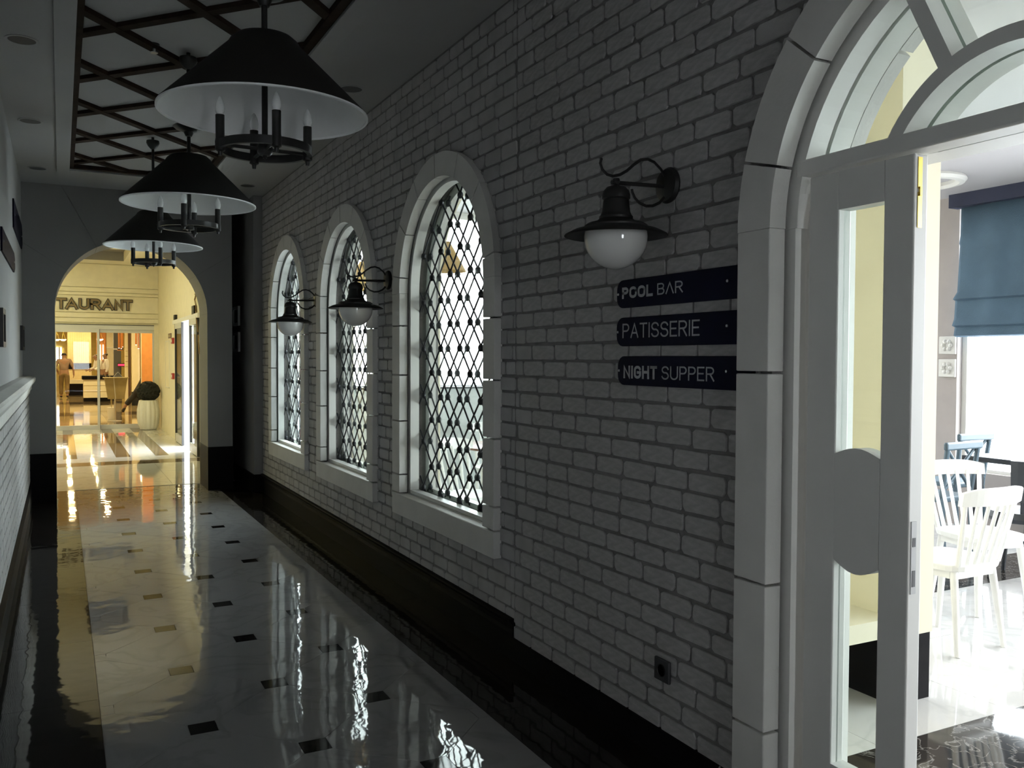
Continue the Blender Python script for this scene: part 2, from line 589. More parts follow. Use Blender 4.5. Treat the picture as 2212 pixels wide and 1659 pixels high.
AY0 = 3.6872          # Y of a dot in the two outer columns
gap = 0.0009
for i in range(-2, 3):
    cx = 0.8617 + i * HALF
    off = (i + 1) % 2 == 0
    k = -8
    while True:
        yd = AY0 + k * 2 * HALF + (0.0 if off else HALF)     # dots of this column
        yt = yd + HALF                                          # tile centre of this column
        k += 1
        if yd > FY1 + 1:
            break
        if yd < FY0 - 1:
            continue
        if abs(i) < 2 and FY0 < yd < FY1 - 0.05:
            d = DOT - gap
            MB().box(cx - d, cx + d, yd - d, yd + d, -0.012, 0.0).build('inset_tile', 'inset_granite', fl)
        if abs(i) == 2 and FY0 < yd < FY1 - 0.05:
            d = DOT - gap
            MB().box(max(cx - d, FX0 + gap), min(cx + d, FX1 - gap), yd - d, yd + d, -0.012, 0.0).build('edge_tile', 'marble_corridor', fl)
        R_, d = HALF - gap * 1.4, DOT
        poly = [(cx + R_ - d, yt - d), (cx + R_ - d, yt + d), (cx + d, yt + R_ - d), (cx - d, yt + R_ - d), (cx - R_ + d, yt + d), (cx - R_ + d, yt - d), (cx - d, yt - R_ + d), (cx + d, yt - R_ + d)]
        for ax, lim, g in ((0, FX0 + gap, True), (0, FX1 - gap, False), (1, FY0, True), (1, FY1, False)):
            if poly:
                poly = clip_poly(poly, ax, lim, g)
        if len(poly) > 2:
            area_ = abs(sum(poly[q][0] * poly[(q + 1) % len(poly)][1] - poly[(q + 1) % len(poly)][0] * poly[q][1] for q in range(len(poly)))) / 2
            if area_ > 0.004:
                MB().prism([(x, y, -0.012) for x, y in poly], [(x, y, 0.0) for x, y in poly]).build('marble_tile', 'marble_corridor', fl)

fv = MB().box(-1.2, 1.95, 10.95, 20.2, -0.10, -0.012).build('floor_vestibule', 'grout')
tag(fv, 'pale marble vestibule floor with dark stripes beyond the archway', 'floor', kind='structure')
cuts = [(-1.2, 0.02, 'marble_white'), (0.02, 0.20, 'marble_brown'), (0.20, 0.72, 'marble_white'), (0.72, 0.92, 'marble_brown'), (0.92, 1.27, 'marble_white'), (1.27, 1.46, 'marble_brown'), (1.46, 1.95, 'marble_white')]
for a, b, m_ in cuts:
    y = 14.3
    while y < 20.1:
        MB().box(a, b - 0.002, y, min(y + 1.18, 20.2) - 0.002, -0.012, 0).build('floor_slab', m_, fv)
        y += 1.18
for a, b, m_ in ((10.95, 12.2, 'marble_white'), (12.2, 13.3, 'marble_white'), (13.3, 13.75, 'marble_brown'), (13.75, 14.3, 'marble_white')):
    for q in range(4):
        x0 = -1.2 + q * 0.7875
        MB().box(x0, x0 + 0.7855, a, b - 0.002, -0.012, 0).build('floor_slab', m_, fv)

fr = MB().box(-4, 6, 20.2, 50, -0.10, -0.012).build('floor_restaurant', 'grout')
tag(fr, 'warm tan polished floor of the restaurant behind glass doors', 'floor', kind='structure')
y, q = 20.2, 0
while y < 50:
    for x0, x1, m_ in ((-4, 0.95, 'marble_tan'), (0.95, 1.35, 'marble_brown'), (1.35, 2.0, 'marble_tan'), (2.0, 6.0, 'marble_tan')):
        m2 = 'marble_brown' if q % 4 == 3 else m_
        MB().box(x0, x1 - 0.003, y, min(y + 1.5, 50) - 0.003, -0.012, 0).build('floor_slab', m2, fr)
    y += 1.5
    q += 1

fd = MB().box(2.02, 7.6, -3.0, 9.2, -0.10, -0.012).build('floor_dining_room', 'grout')
tag(fd, 'bright marble dining room floor behind the open door', 'floor', kind='structure')
y = -3.0
MB().box(2.02, 7.6, -3.0, 2.327, -0.012, 0).build('threshold_slab', 'marble_threshold', fd)
yy = 2.33
rows = [(2.33, 3.13, 'marble_white'), (3.13, 3.75, 'marble_white'), (3.75, 4.25, 'marble_threshold'), (4.25, 5.05, 'marble_white'), (5.05, 5.85, 'marble_white'), (5.85, 6.65, 'marble_white'), (6.65, 7.45, 'marble_white'), (7.45, 8.3, 'marble_white')]
for a, b, m_ in rows:
    for q in range(7):
        x0 = 2.02 + q * 0.797
        MB().box(x0, x0 + 0.795, a, b - 0.002, -0.012, 0).build('floor_slab', m_, fd)
te = MB().box(2.3, 40, 8.35, 60, -0.12, -0.02).build('ground_terrace', 'terrace')
tag(te, 'pale paved terrace outside the dining room glazing', 'ground', kind='structure')
te2 = MB().box(7.7, 60, -30, 8.35, -0.35, -0.25).build('ground_garden', 'terrace')
tag(te2, 'pale paving outside the dining room side windows', 'ground', kind='structure')

# ------------------------------------------------------------------ right wall: openings
WINS = [(4.766, 'window_1'), (6.72, 'window_2'), (8.675, 'window_3')]
HW, ZB, ZS = 0.634, 0.617, 1.92
HWO = 0.772
DYC, DR, DRO, DZ = 1.35, 0.708, 0.853, 1.91
mb = MB()
ops = [(yc, HW + 0.028, ZB - 0.005, ZS) for yc, _ in WINS] + [(DYC, DR + 0.03, 0.0, DZ)]
arched_wall(mb, mR, -3.0, 9.93, 0.0, 3.6, ops, XW, XWB)
wr = mb.build('wall_right', 'grout')
tag(wr, 'painted brick corridor wall with three arched windows and a door', 'wall', kind='structure')
# inner plaster skin of that wall toward the dining room
mb = MB()
arched_wall(mb, mR, -3.0, 8.25, 0.0, 3.3, [(yc, HW + 0.028, ZB - 0.005, ZS) for yc, _ in WINS if yc < 8] + [(DYC, DR + 0.03, 0.0, DZ)], XWB + 0.001, XWB + 0.016)
wri = mb.build('wall_dining_inner', 'cream_wall')
tag(wri, 'cream plaster on the dining room side of the window wall', 'wall', kind='structure')

# bricks
BH, BL = 0.0775, 0.2
SEAM = 3.83


def brick_mesh(seed):
    rn = random.Random(seed)
    l, h = 1.0, 1.0
    out = []
    c = 0.06
    hh = 0.18
    for (sy, sz) in ((-1, -1), (1, -1), (1, 1), (-1, 1)):
        jy, jz = rn.uniform(-0.012, 0.016), rn.uniform(-0.03, 0.05)
        cy, cz = c * rn.uniform(0.5, 1.5), hh * rn.uniform(0.5, 1.5)
        a = (sy * (0.5 - jy), sz * (0.5 - jz - cz))
        b = (sy * (0.5 - jy - cy), sz * (0.5 - jz))
        out += [a, b] if (sy * sz) > 0 else [b, a]
    m_ = MB()
    k = 8
    for x, s_ in ((0.006, 1.0), (-0.004, 0.995), (-0.0075, 0.95)):
        for (yy_, zz_) in out:
            sy_ = s_ if x > -0.007 else 1 - (1 - s_) * 0.45
            m_.v.append((x, yy_ * sy_, zz_ * (s_ if x > -0.007 else 1 - (1 - s_) * 1.1)))
    for lvl in range(2):
        for i in range(k):
            j = (i + 1) % k
            m_.f.append((lvl * k + i, lvl * k + j, (lvl + 1) * k + j, (lvl + 1) * k + i))
    m_.f.append(tuple(range(2 * k, 3 * k)))
    return m_.mesh('brick', 'brick_paint')


BM = [brick_mesh(s_) for s_ in range(10)]


def arch_cut(z0, z1, yc, r, vb, vs):
    """blocked Y interval of an opening for a course z0..z1"""
    if z1 < vb or z0 > vs + r:
        return None
    zz = max(z0, vs)
    w = r if z0 <= vs else math.sqrt(max(r * r - (zz - vs) ** 2, 0))
    return (yc - w, yc + w)


bricks = []
rb = random.Random(3)
row = 0
while True:
    z0 = 0.0185 + BH * row
    z1 = z0 + BH
    if z1 > CEIL + 0.05:
        break
    row += 1
    if z1 < 0.10:
        continue
    cuts_ = []
    for yc, _ in WINS:
        a = arch_cut(z0 + 0.01, z1 - 0.01, yc, HW + 0.075, ZB - 0.075, ZS)
        if a:
            cuts_.append(a)
    a = arch_cut(z0, z1, DYC, DR + 0.08, -1, DZ)
    if a:
        cuts_.append((0.0, a[1]))
    cuts_.append((SEAM - 0.003, SEAM + 0.003))
    y = 1.062 + (0.1 if row % 2 else 0.0) + rb.uniform(-0.012, 0.012)
    while y < 9.93:
        ln = BL + rb.uniform(-0.014, 0.014)
        segs = [(y + 0.0045, min(y + ln - 0.005, 9.925))]
        for (c0, c1) in cuts_:
            ns = []
            for (s0, s1) in segs:
                if s1 <= c0 or s0 >= c1:
                    ns.append((s0, s1))
                else:
                    if s0 < c0:
                        ns.append((s0, c0))
                    if s1 > c1:
                        ns.append((c1, s1))
            segs = ns
        for (s0, s1) in segs:
            if s1 - s0 > 0.018 and s1 > 1.2:
                bricks.append(((s0 + s1) / 2, (z0 + z1) / 2, s1 - s0, BH - rb.uniform(0.008, 0.0115)))
        y += ln


def seen_size(b):
    y, z, l, h = b
    if y < 1.3:
        return 0
    d = y * math.cos(YAW) + 2 * math.sin(YAW)
    px = 1106 + FPX * (2 * math.cos(YAW) - y * math.sin(YAW)) / d
    py_ = 830 - FPX * (z - 1.5 + d * 0.029) / d
    if px > 1640 or py_ < -10 or py_ > 1670:
        return 0
    return (l * 2 / (y * y)) * (h / y)


bricks.sort(key=seen_size, reverse=True)
for i, (y, z, l, h) in enumerate(bricks[:300]):
    inst(BM[i % 10], 'brick', wr, (XW, y, z), None, (1, l, h))
mb = MB()
for i, (y, z, l, h) in enumerate(bricks[300:]):
    src = BM[i % 10]
    n = len(mb.v)
    mb.v += [(XW + v.co.x, y + v.co.y * l, z + v.co.z * h) for v in src.vertices]
    mb.f += [tuple(n + q for q in p.vertices) for p in src.polygons]
o = mb.build('distant_bricks', 'brick_paint', wr)
o['kind'] = 'stuff'

# skirting of the right wall
sk = MB().box(1.982, XW, 2.2, 9.93, 0.0, 0.112).build('baseboard_right', 'black_granite')
tag(sk, 'low black stone skirting along the brick wall', 'skirting', kind='structure')
prof = [(2.0, 0.112), (1.982, 0.112), (1.981, 0.13), (1.986, 0.15), (1.985, 0.172), (1.972, 0.188), (1.966, 0.196), (1.968, 0.206), (2.0, 0.208)]
for a, b in ((3.835, 4.93), (4.933, 6.4), (6.403, 8.1), (8.103, 9.93)):
    MB().prism([(x, a, z) for x, z in prof], [(x, b, z) for x, z in prof]).build('cap_moulding', 'black_granite', sk, smooth=False)

# ------------------------------------------------------------------ arched windows
ROS = MB().lathe([(0.0, -0.015), (0.014, -0.013), (0.021, -0.007), (0.023, 0.0), (0.021, 0.007), (0.014, 0.013), (0.0, 0.015)], 10).mesh('rosette', 'iron', True)
for v in ROS.vertices:                       # axis across the wall
    v.co = Vector((v.co.z, v.co.x, v.co.y))
BAR = MB().tube([(0, -0.5, 0), (0, 0.5, 0)], 1.0, 6).mesh('bar', 'iron', True)


def make_window(name, yc, idx, where):
    root = empty(name, (XW, yc, 0))
    tag(root, where, 'window', 'arched lattice windows', 'structure')
    m = lambda u, v, d: (d - XW, u, v)
    x0, x1 = 1.955, 2.013
    g = 0.004
    zj = [ZB, 0.74, 1.09, 1.39, 1.71, 2.02]
    # jamb stones
    for s_ in (-1, 1):
        for a, b in zip(zj[:-2], zj[1:-1]):
            lo, hi = (a + g, b - g)
            u0, u1 = sorted((s_ * HW, s_ * HWO))
            MB().box(x0 - XW, x1 - XW, u0, u1, lo, hi).build('jamb_stone', 'stone', root, bevel=0.004)
        # top jamb stone reaches to the spring
        u0, u1 = sorted((s_ * HW, s_ * HWO))
        MB().box(x0 - XW, x1 - XW, u0, u1, zj[-2] + g, ZS).build('jamb_stone', 'stone', root, bevel=0.004)
    angs = [0.0, 9, 35, 61, 87, 113, 139, 171, 180]
    for a, b in zip(angs[:-1], angs[1:]):
        if b - a < 10:
            da0, da1 = (0.0, 0.006) if a == 0 else (0.006, 0.0)
        else:
            da0 = da1 = 0.006
        o_ = ringseg(MB(), m, 0, ZS, HW, HWO, math.radians(a) + da0, math.radians(b) - da1, x0, x1, max(2, int((b - a) / 4))).build('arch_stone', 'stone', root)
        weld(o_)
    # sill stones
    MB().box(x0 - XW, x1 - XW + 0.0, -HWO, HWO, ZB - 0.142, ZB - g).build('sill_stone', 'stone', root, bevel=0.004)
    MB().box(x1 - XW, 2.10 - XW, -HW - 0.02, HW + 0.02, ZB - 0.03, ZB - 0.002).build('sill_board', 'white_paint', root, bevel=0.003)
    # painted frame, front and rear
    for (fa, fb, ww, nm) in ((2.026, 2.085, 0.022, 'window_frame'), (2.152, 2.20, 0.03, 'rear_frame')):
        mbf = MB()
        for s_ in (-1, 1):
            u0, u1 = sorted((s_ * (HW - ww), s_ * (HW + 0.026)))
            mbf.hexa([m(u0, ZB, fa), m(u1, ZB, fa), m(u1, ZS, fa), m(u0, ZS, fa), m(u0, ZB, fb), m(u1, ZB, fb), m(u1, ZS, fb), m(u0, ZS, fb)])
        ringseg(mbf, m, 0, ZS, HW - ww, HW + 0.026, 0, PI, fa, fb, 32)
        mbf.box(fa - XW, fb - XW, -HW + 0.0, HW, ZB, ZB + ww)
        weld(mbf.build(nm, 'white_paint', root))
    # glass
    out = [(-HW, ZB), (HW, ZB)] + [(HW * math.cos(PI * i / 32), ZS + HW * math.sin(PI * i / 32)) for i in range(33)]
    MB().prism([m(u, v, 2.116) for u, v in out], [m(u, v, 2.122) for u, v in out]).build('pane', 'glass', root)
    # iron lattices before and behind the glass
    RI = HW - 0.015
    sy, sz = 0.146, 0.15
    yoff = -0.026
    zoff = 2.16
    inside = lambda u, v: ZB + 0.02 < v and abs(u) < RI and (v < ZS or u * u + (v - ZS) ** 2 < RI * RI)
    for (lx, nm) in ((2.094, 'front_lattice'), (2.142, 'rear_lattice')):
        lat = empty(nm)
        lat.parent = root
        L = lx - XW
        for sgn in (1, -1):
            for k in range(-30, 31):
                if k % 2:
                    continue
                # line through node (k, 0): u = yoff + sy*(k+t), v = zoff + sgn*sz*t
                ts = [t / 40.0 for t in range(-600, 601)]
                ok = [t for t in ts if inside(yoff + sy * (k + t), zoff + sgn * sz * t)]
                if not ok:
                    continue
                t0, t1 = min(ok) - 0.05, max(ok) + 0.05
                if t1 - t0 < 0.3:
                    continue
                p = Vector((L, yoff + sy * (k + t0), zoff + sgn * sz * t0))
                q = Vector((L, yoff + sy * (k + t1), zoff + sgn * sz * t1))
                d = q - p
                xo = 0.005 * sgn
                b_ = inst(BAR, 'bar', lat, ((p.x + q.x) / 2 + xo, (p.y + q.y) / 2, (p.z + q.z) / 2), (math.atan2(d.z, d.y), 0, 0), (0.0054, d.length, 0.0054))
        for i in range(-6, 7):
            for j in range(-12, 4):
                if (i + j) % 2:
                    continue
                u, v = yoff + sy * i, zoff + sz * j
                if inside(u, v) or inside(u * 0.93, v):
                    inst(ROS, 'rosette', lat, (L, u, v))
    return root


make_window('window_1', WINS[0][0], 0, 'large arched lattice window closest to the navy signs')
make_window('window_2', WINS[1][0], 1, 'arched lattice window in the middle of the three')
make_window('window_3', WINS[2][0], 2, 'farthest arched lattice window beside the dark pier')

# ------------------------------------------------------------------ door surround, frame, leaf, fanlight
dr = empty('door_1', (XW, DYC, 0))
tag(dr, 'arched white double doorway with stone surround and radial fanlight', 'door', kind='structure')
m = lambda u, v, d: (d - XW, u, v)
g = 0.004
zj = [0.0, 0.32, 0.79, 1.46, 1.91]
for s_ in (1, -1):
    u0, u1 = sorted((s_ * DR, s_ * DRO))
    for a, b in zip(zj[:-1], zj[1:]):
        MB().box(-0.045, 0.02, u0, u1, a + (g if a else 0), b - (g if b < 1.9 else 0)).build('jamb_stone', 'stone', dr, bevel=0.004)
angs = [0.0, 15.0, 41, 66, 90, 114, 139, 165, 180]
for a, b in zip(angs[:-1], angs[1:]):
    lo = 0.0 if a == 0 else 0.006
    hi = 0.0 if b == 180 else 0.006
    weld(ringseg(MB(), m, 0, DZ, DR, DRO, math.radians(a) + lo, math.radians(b) - hi, 1.955, 2.02, max(3, int((b - a) / 3))).build('arch_stone', 'stone', dr))
# rear stones in the dining room
for a, b in ((0.0, 20), (20, 48), (48, 75), (75, 105), (105, 132), (132, 160), (160, 180)):
    lo = 0.0 if a == 0 else 0.008
    hi = 0.0 if b == 180 else 0.008
    weld(ringseg(MB(), m, 0, DZ, DR - 0.034, DR + 0.026, math.radians(a) + lo, math.radians(b) - hi, 2.207, 2.262, 8).build('rear_arch_stone', 'stone', dr))
for s_ in (1, -1):
    u0, u1 = sorted((s_ * (DR - 0.034), s_ * (DR + 0.026)))
    MB().box(0.243, 0.262, u0, u1, 0, DZ).build('rear_jamb_stone', 'stone', dr)
# painted frame: outer ring, jambs with a quarter-round inner edge, transom
FR0, FR1 = 2.036, 2.11
FW = 0.033
mbf = MB()
ringseg(mbf, m, 0, DZ, DR - FW, DR + 0.028, 0, PI, FR0, FR1, 40)
weld(mbf.build('fan_frame', 'white_paint', dr))
mbf = MB()
ringseg(mbf, m, 0, DZ, DR - FW, DR + 0.028, 0, PI, 2.125, 2.206, 40)
weld(mbf.build('fan_rear_frame', 'white_paint', dr))
for s_ in (1, -1):
    # jamb lining with a rounded nose
    pr = [(FR0 + 0.002, DR + 0.028), (FR0 + 0.002, DR - 0.025)]
    for i in range(7):
        t = PI / 2 * i / 6
        pr.append((FR0 + 0.002 + 0.083 * math.sin(t), DR - 0.025 - 0.055 * (1 - math.cos(t))))
    pr += [(2.24, DR - 0.080), (2.24, DR + 0.028)]
    MB().prism([(x - XW, s_ * u, 0) for x, u in pr], [(x - XW, s_ * u, 2.068) for x, u in pr]).build('frame_jamb', 'white_paint', dr)
TZ0, TZ1 = 2.065, 2.115
wt = math.sqrt((DR - 0.01) ** 2 - (TZ0 - DZ) ** 2)
MB().box(FR0 - XW - 0.003, 0.236, -wt, wt, TZ0, TZ1).build('transom', 'white_paint', dr, bevel=0.006)
# fanlight bars: inner arc and radial bars
RC = 0.4
zc = DZ
a_in = math.asin((TZ1 - zc) / RC)
weld(ringseg(MB(), m, 0, zc, RC - 0.042, RC, a_in, PI - a_in, FR0, FR1, 30).build('fan_arc_bar', 'white_paint', dr))
weld(ringseg(MB(), m, 0, zc, RC - 0.042, RC, a_in, PI - a_in, 2.125, 2.20, 30).build('fan_arc_bar', 'white_paint', dr))
for deg in (64.5, 115.5):
    a = math.radians(deg)
    c_, s2 = math.cos(a), math.sin(a)
    hw_ = 0.022
    for (fa, fb) in ((FR0 + 0.0015, FR1 - 0.001), (2.126, 2.199)):
        q = [(RC * c_ - hw_ * s2, RC * s2 + hw_ * c_), (RC * c_ + hw_ * s2, RC * s2 - hw_ * c_), ((DR - FW) * c_ + hw_ * s2, (DR - FW) * s2 - hw_ * c_), ((DR - FW) * c_ - hw_ * s2, (DR - FW) * s2 + hw_ * c_)]
        MB().hexa([m(u, zc + v, fa) for u, v in q] + [m(u, zc + v, fb) for u, v in q]).build('fan_radial_bar', 'white_paint', dr)
a0 = math.asin((TZ0 - DZ) / (DR - FW))
out = [((DR - FW) * math.cos(a0 + (PI - 2 * a0) * i / 32), DZ + (DR - FW) * math.sin(a0 + (PI - 2 * a0) * i / 32)) for i in range(33)]
MB().prism([m(u, v, 2.114) for u, v in out], [m(u, v, 2.12) for u, v in out]).build('fan_pane', 'glass', dr)
# narrow closed leaf
LX0, LX1 = 2.05, 2.103
lu1 = DR - 0.070             # hinge side
lu0 = 1.616 - DYC            # free edge
leaf = MB()
gA, gB = 1.905 - DYC - 0.02, 1.72 - DYC   # glass columns
gA = 1.875 - DYC
gB = 1.714 - DYC
ztop = TZ0 - 0.006
leaf = empty('door_leaf', (LX0 - XW, 0, 0))
leaf.parent = dr
t = LX1 - LX0
MB().box(0, t, gA, lu1, 0.01, ztop).build('stile', 'white_paint', leaf, bevel=0.004)
MB().box(0, t, lu0, gB, 0.01, ztop).build('stile', 'white_paint', leaf, bevel=0.004)
MB().box(0, t, gB, gA, 1.945, ztop).build('top_rail', 'white_paint', leaf)
MB().box(0, t, gB, gA, 0.01, 0.285).build('bottom_rail', 'white_paint', leaf)
# middle panel with curved edges
um, hw_ = (gA + gB) / 2, (gA - gB) / 2
up = [(um + hw_ - 2 * hw_ * i / 12, 1.222 + 0.022 * math.sin(PI * i / 12)) for i in range(13)]
dn = [(um - hw_ + 2 * hw_ * i / 12, 0.906 - 0.03 * math.sin(PI * i / 12)) for i in range(13)]
lp = up + dn
MB().prism([(0, u, v) for u, v in lp], [(t, u, v) for u, v in lp]).build('middle_panel', 'white_paint', leaf)
for za, zb in ((1.21, 1.95), (0.28, 0.91)):
    MB().box(t / 2 - 0.003, t / 2 + 0.003, gB, gA, za, zb).build('pane', 'glass', leaf)
MB().box(0.012, 0.028, lu0 - 0.0025, lu0, 1.86, 1.955).build('brass_bolt_plate', 'brass', leaf)
MB().box(0.012, 0.028, lu0 - 0.0025, lu0, 1.965, 2.05).build('brass_bolt_plate', 'brass', leaf)
MB().box(0.016, 0.024, lu0 - 0.006, lu0, 1.945, 1.97).build('bolt_lever', 'brass', leaf)
lk = MB().box(0.010, 0.030, lu0 - 0.0025, lu0, 0.86, 1.06).build('lock_plate', 'off_white_plastic', leaf)
for za, zb in ((0.88, 0.925), (0.99, 1.015)):
    MB().box(0.014, 0.026, lu0 - 0.0035, lu0 - 0.0024, za, zb).build('keep_hole', 'dark_plastic', leaf)

# ------------------------------------------------------------------ left wall
wl = MB().box(-0.60, -0.35, -3.0, 10.3, 0, 3.6).build('wall_left', 'plaster')
tag(wl, 'plain plaster upper part of the corridor wall opposite the windows', 'wall', kind='structure')
ws = MB().box(-0.35, -0.30, -3.0, 10.3, 0.0, 1.14).build('wainscot', 'grout', wl)
rl = random.Random(5)
mb = MB()
row = 0
nb = 0
while True:
    z0 = 0.0185 + BH * row
    if z0 + BH > 1.14:
        break
    row += 1
    if z0 < 0.16:
        continue
    y = 0.5 + (0.1 if row % 2 else 0) + rl.uniform(-0.01, 0.01)
    while y < 10.29:
        ln = BL + rl.uniform(-0.014, 0.014)
        a, b = y + 0.005, min(y + ln - 0.005, 10.295)
        if b - a > 0.02:
            src = BM[nb % 10]
            n = len(mb.v)
            mb.v += [(-0.30 - v.co.x, (a + b) / 2 + v.co.y * (b - a), z0 + BH / 2 + v.co.z * (BH - 0.009)) for v in src.vertices]
            mb.f += [tuple(n + q for q in reversed(p.vertices)) for p in src.polygons]
            nb += 1
        y += ln
o = mb.build('wainscot_bricks', 'brick_paint', wl)
o['kind'] = 'stuff'
prof = [(-0.35, 1.12), (-0.285, 1.12), (-0.282, 1.15), (-0.27, 1.165), (-0.268, 1.20), (-0.25, 1.225), (-0.235, 1.25), (-0.232, 1.275), (-0.24, 1.29), (-0.30, 1.305), (-0.35, 1.305)]
tr = MB().prism([(x, -3.0, z) for x, z in prof], [(x, 10.3, z) for x, z in prof]).build('trim_1', 'stone')
tag(tr, 'moulded pale chair rail capping the brick wainscot', 'chair rail', kind='structure')
prof = [(-0.30, 0.0), (-0.278, 0.0), (-0.278, 0.112), (-0.279, 0.13), (-0.284, 0.15), (-0.283, 0.172), (-0.27, 0.19), (-0.266, 0.2), (-0.30, 0.208)]
bs = MB().prism([(x, -3.0, z) for x, z in prof], [(x, 10.3, z) for x, z in prof]).build('baseboard_left', 'black_granite')
tag(bs, 'black stone skirting below the brick wainscot', 'skirting', kind='structure')
wb = MB().box(-0.6, 0.45, -3.2, -3.0, 0, 3.6).box(1.15, 2.3, -3.2, -3.0, 0, 3.6).box(0.45, 1.15, -3.2, -3.0, 2.2, 3.6).box(0.45, 1.15, -3.2, -3.0, 0, 0.9).build('wall_back', 'plaster')
tag(wb, 'plaster wall closing the corridor behind the viewer', 'wall', kind='structure')
gd = empty('window_added_behind', (0.8, -3.1, 0.9))  # added opening out of view, brightens the near end of the corridor
tag(gd, 'unseen window added behind the viewer to light the near corridor', 'window', kind='structure')
for x in (-0.35, 0.31):
    MB().box(x, x + 0.04, -0.03, 0.03, 0, 1.3).build('stile', 'white_paint', gd)
for z in (0.0, 1.26):
    MB().box(-0.31, 0.31, -0.03, 0.03, z, z + 0.04).build('rail', 'white_paint', gd)
MB().box(-0.31, 0.31, -0.003, 0.003, 0.04, 1.26).build('pane', 'glass_door', gd)


def plate_sign(name, y0, y1, z0, z1, label, x=-0.349, dirx=1, rr=0.05):
    """direction board on the left wall with a pointed far end"""
    r_ = empty(name, (x, (y0 + y1) / 2, z0))
    tag(r_, label, 'sign', 'navy boards on the left wall')
    h, w = z1 - z0, (y1 - y0) / 2
    pl = [(-w, 0.0), (w * 0.86, 0.0), (w, h * 0.25), (w, h * 0.75), (w * 0.86, h), (-w, h)]
    MB().prism([(0.0, u, v) for u, v in pl], [(0.012, u, v) for u, v in pl]).build('board', 'navy', r_)
    for u in (-w * 0.85, w * 0.8):
        MB().tube([(0.012, u, h / 2), (0.016, u, h / 2)], 0.007, 8).build('screw', 'steel', r_)
    return r_


plate_sign('direction_sign', 6.73, 8.55, 2.20, 2.36, 'navy direction board on the plaster wall beside the dark frames')
plate_sign('direction_sign', 8.45, 10.25, 2.58, 2.82, 'high navy direction board on the plaster wall next to the archway')


def framed(name, y0, y1, z0, z1, x, sgn, frame_m, pict_m, label, group=None):
    r_ = empty(name, (x, (y0 + y1) / 2, z0))
    tag(r_, label, 'picture', group)
    w, h = (y1 - y0) / 2, z1 - z0
    b = 0.035
    for (u0, u1, v0, v1) in ((-w, w, 0, b), (-w, w, h - b, h), (-w, -w + b, b, h - b), (w - b, w, b, h - b)):
        MB().box(min(0, sgn * 0.025), max(0, sgn * 0.025), u0, u1, v0, v1).build('frame_bar', frame_m, r_)
    MB().box(min(0, sgn * 0.01), max(0, sgn * 0.01), -w + b, w - b, b, h - b).build('print', pict_m, r_)
    return r_


framed('framed_picture', 6.45, 6.76, 1.56, 1.81, -0.349, 1, 'black_metal', 'picture_print', 'black framed picture on the plaster wall above the chair rail', 'pictures on the left wall')
framed('framed_picture', 9.72, 10.15, 1.56, 1.80, -0.349, 1, 'black_metal', 'picture_print', 'dark framed picture next to the archway above the chair rail', 'pictures on the left wall')

# ------------------------------------------------------------------ ceiling, recess, lattice beams
RX0, RX1, RY0, RY1 = 0.09, 1.315, 1.6, 9.40
mb = MB()
mb.box(-0.6, RX0, -3.2, 10.95, CEIL, 3.6)
mb.box(RX1, 2.3, -3.2, 9.93, CEIL, 3.6)
mb.box(RX1, 2.02, 9.93, 11.4, CEIL, 3.6)
mb.box(RX0, RX1, -3.2, RY0, CEIL, 3.6)
mb.box(RX0, RX1, RY1, 10.95, CEIL, 3.6)
ce = mb.build('ceiling', 'ceiling_paint')
tag(ce, 'grey painted corridor ceiling around the recessed panel', 'ceiling', kind='structure')
MB().box(RX0, RX1, RY0, RY1, 3.326, 3.6).build('recess_panel', 'ceiling_paint', ce)
tm = empty('trim_2', (0, 0, 0))
tag(tm, 'flat moulding framing the recessed ceiling panel', 'moulding', kind='structure')
for (a, b, c_, d) in ((RX0 - 0.11, RX0, RY0 - 0.11, RY1 + 0.11), (RX1, RX1 + 0.11, RY0 - 0.11, RY1 + 0.11), (RX0, RX1, RY1, RY1 + 0.11), (RX0, RX1, RY0 - 0.11, RY0)):
    MB().box(a, b, c_, d, CEIL - 0.012, CEIL).build('moulding_strip', 'ceiling_paint', tm, bevel=0.003)
bg = empty('ceiling_lattice', ((RX0 + RX1) / 2, 5.5, 3.3))
tag(bg, 'dark wooden diamond lattice of beams in the ceiling recess', 'ceiling lattice', kind='structure')
ox, oy, oz = (RX0 + RX1) / 2, 5.5, 3.3
BZ0, BZ1 = 3.298, 3.327
bw = 0.03
for (a, b, c_, d) in ((RX0, RX0 + 0.035, RY0, RY1), (RX1 - 0.05, RX1, RY0, RY1), (RX0, RX1, RY1 - 0.06, RY1), (RX0, RX1, RY0, RY0 + 0.06)):
    MB().box(a - ox, b - ox, c_ - oy, d - oy, 3.290 - oz, BZ1 - oz).build('edge_beam', 'dark_wood', bg)
DX, DY = 0.405, 0.46
X0, Y0 = 0.286, 5.34
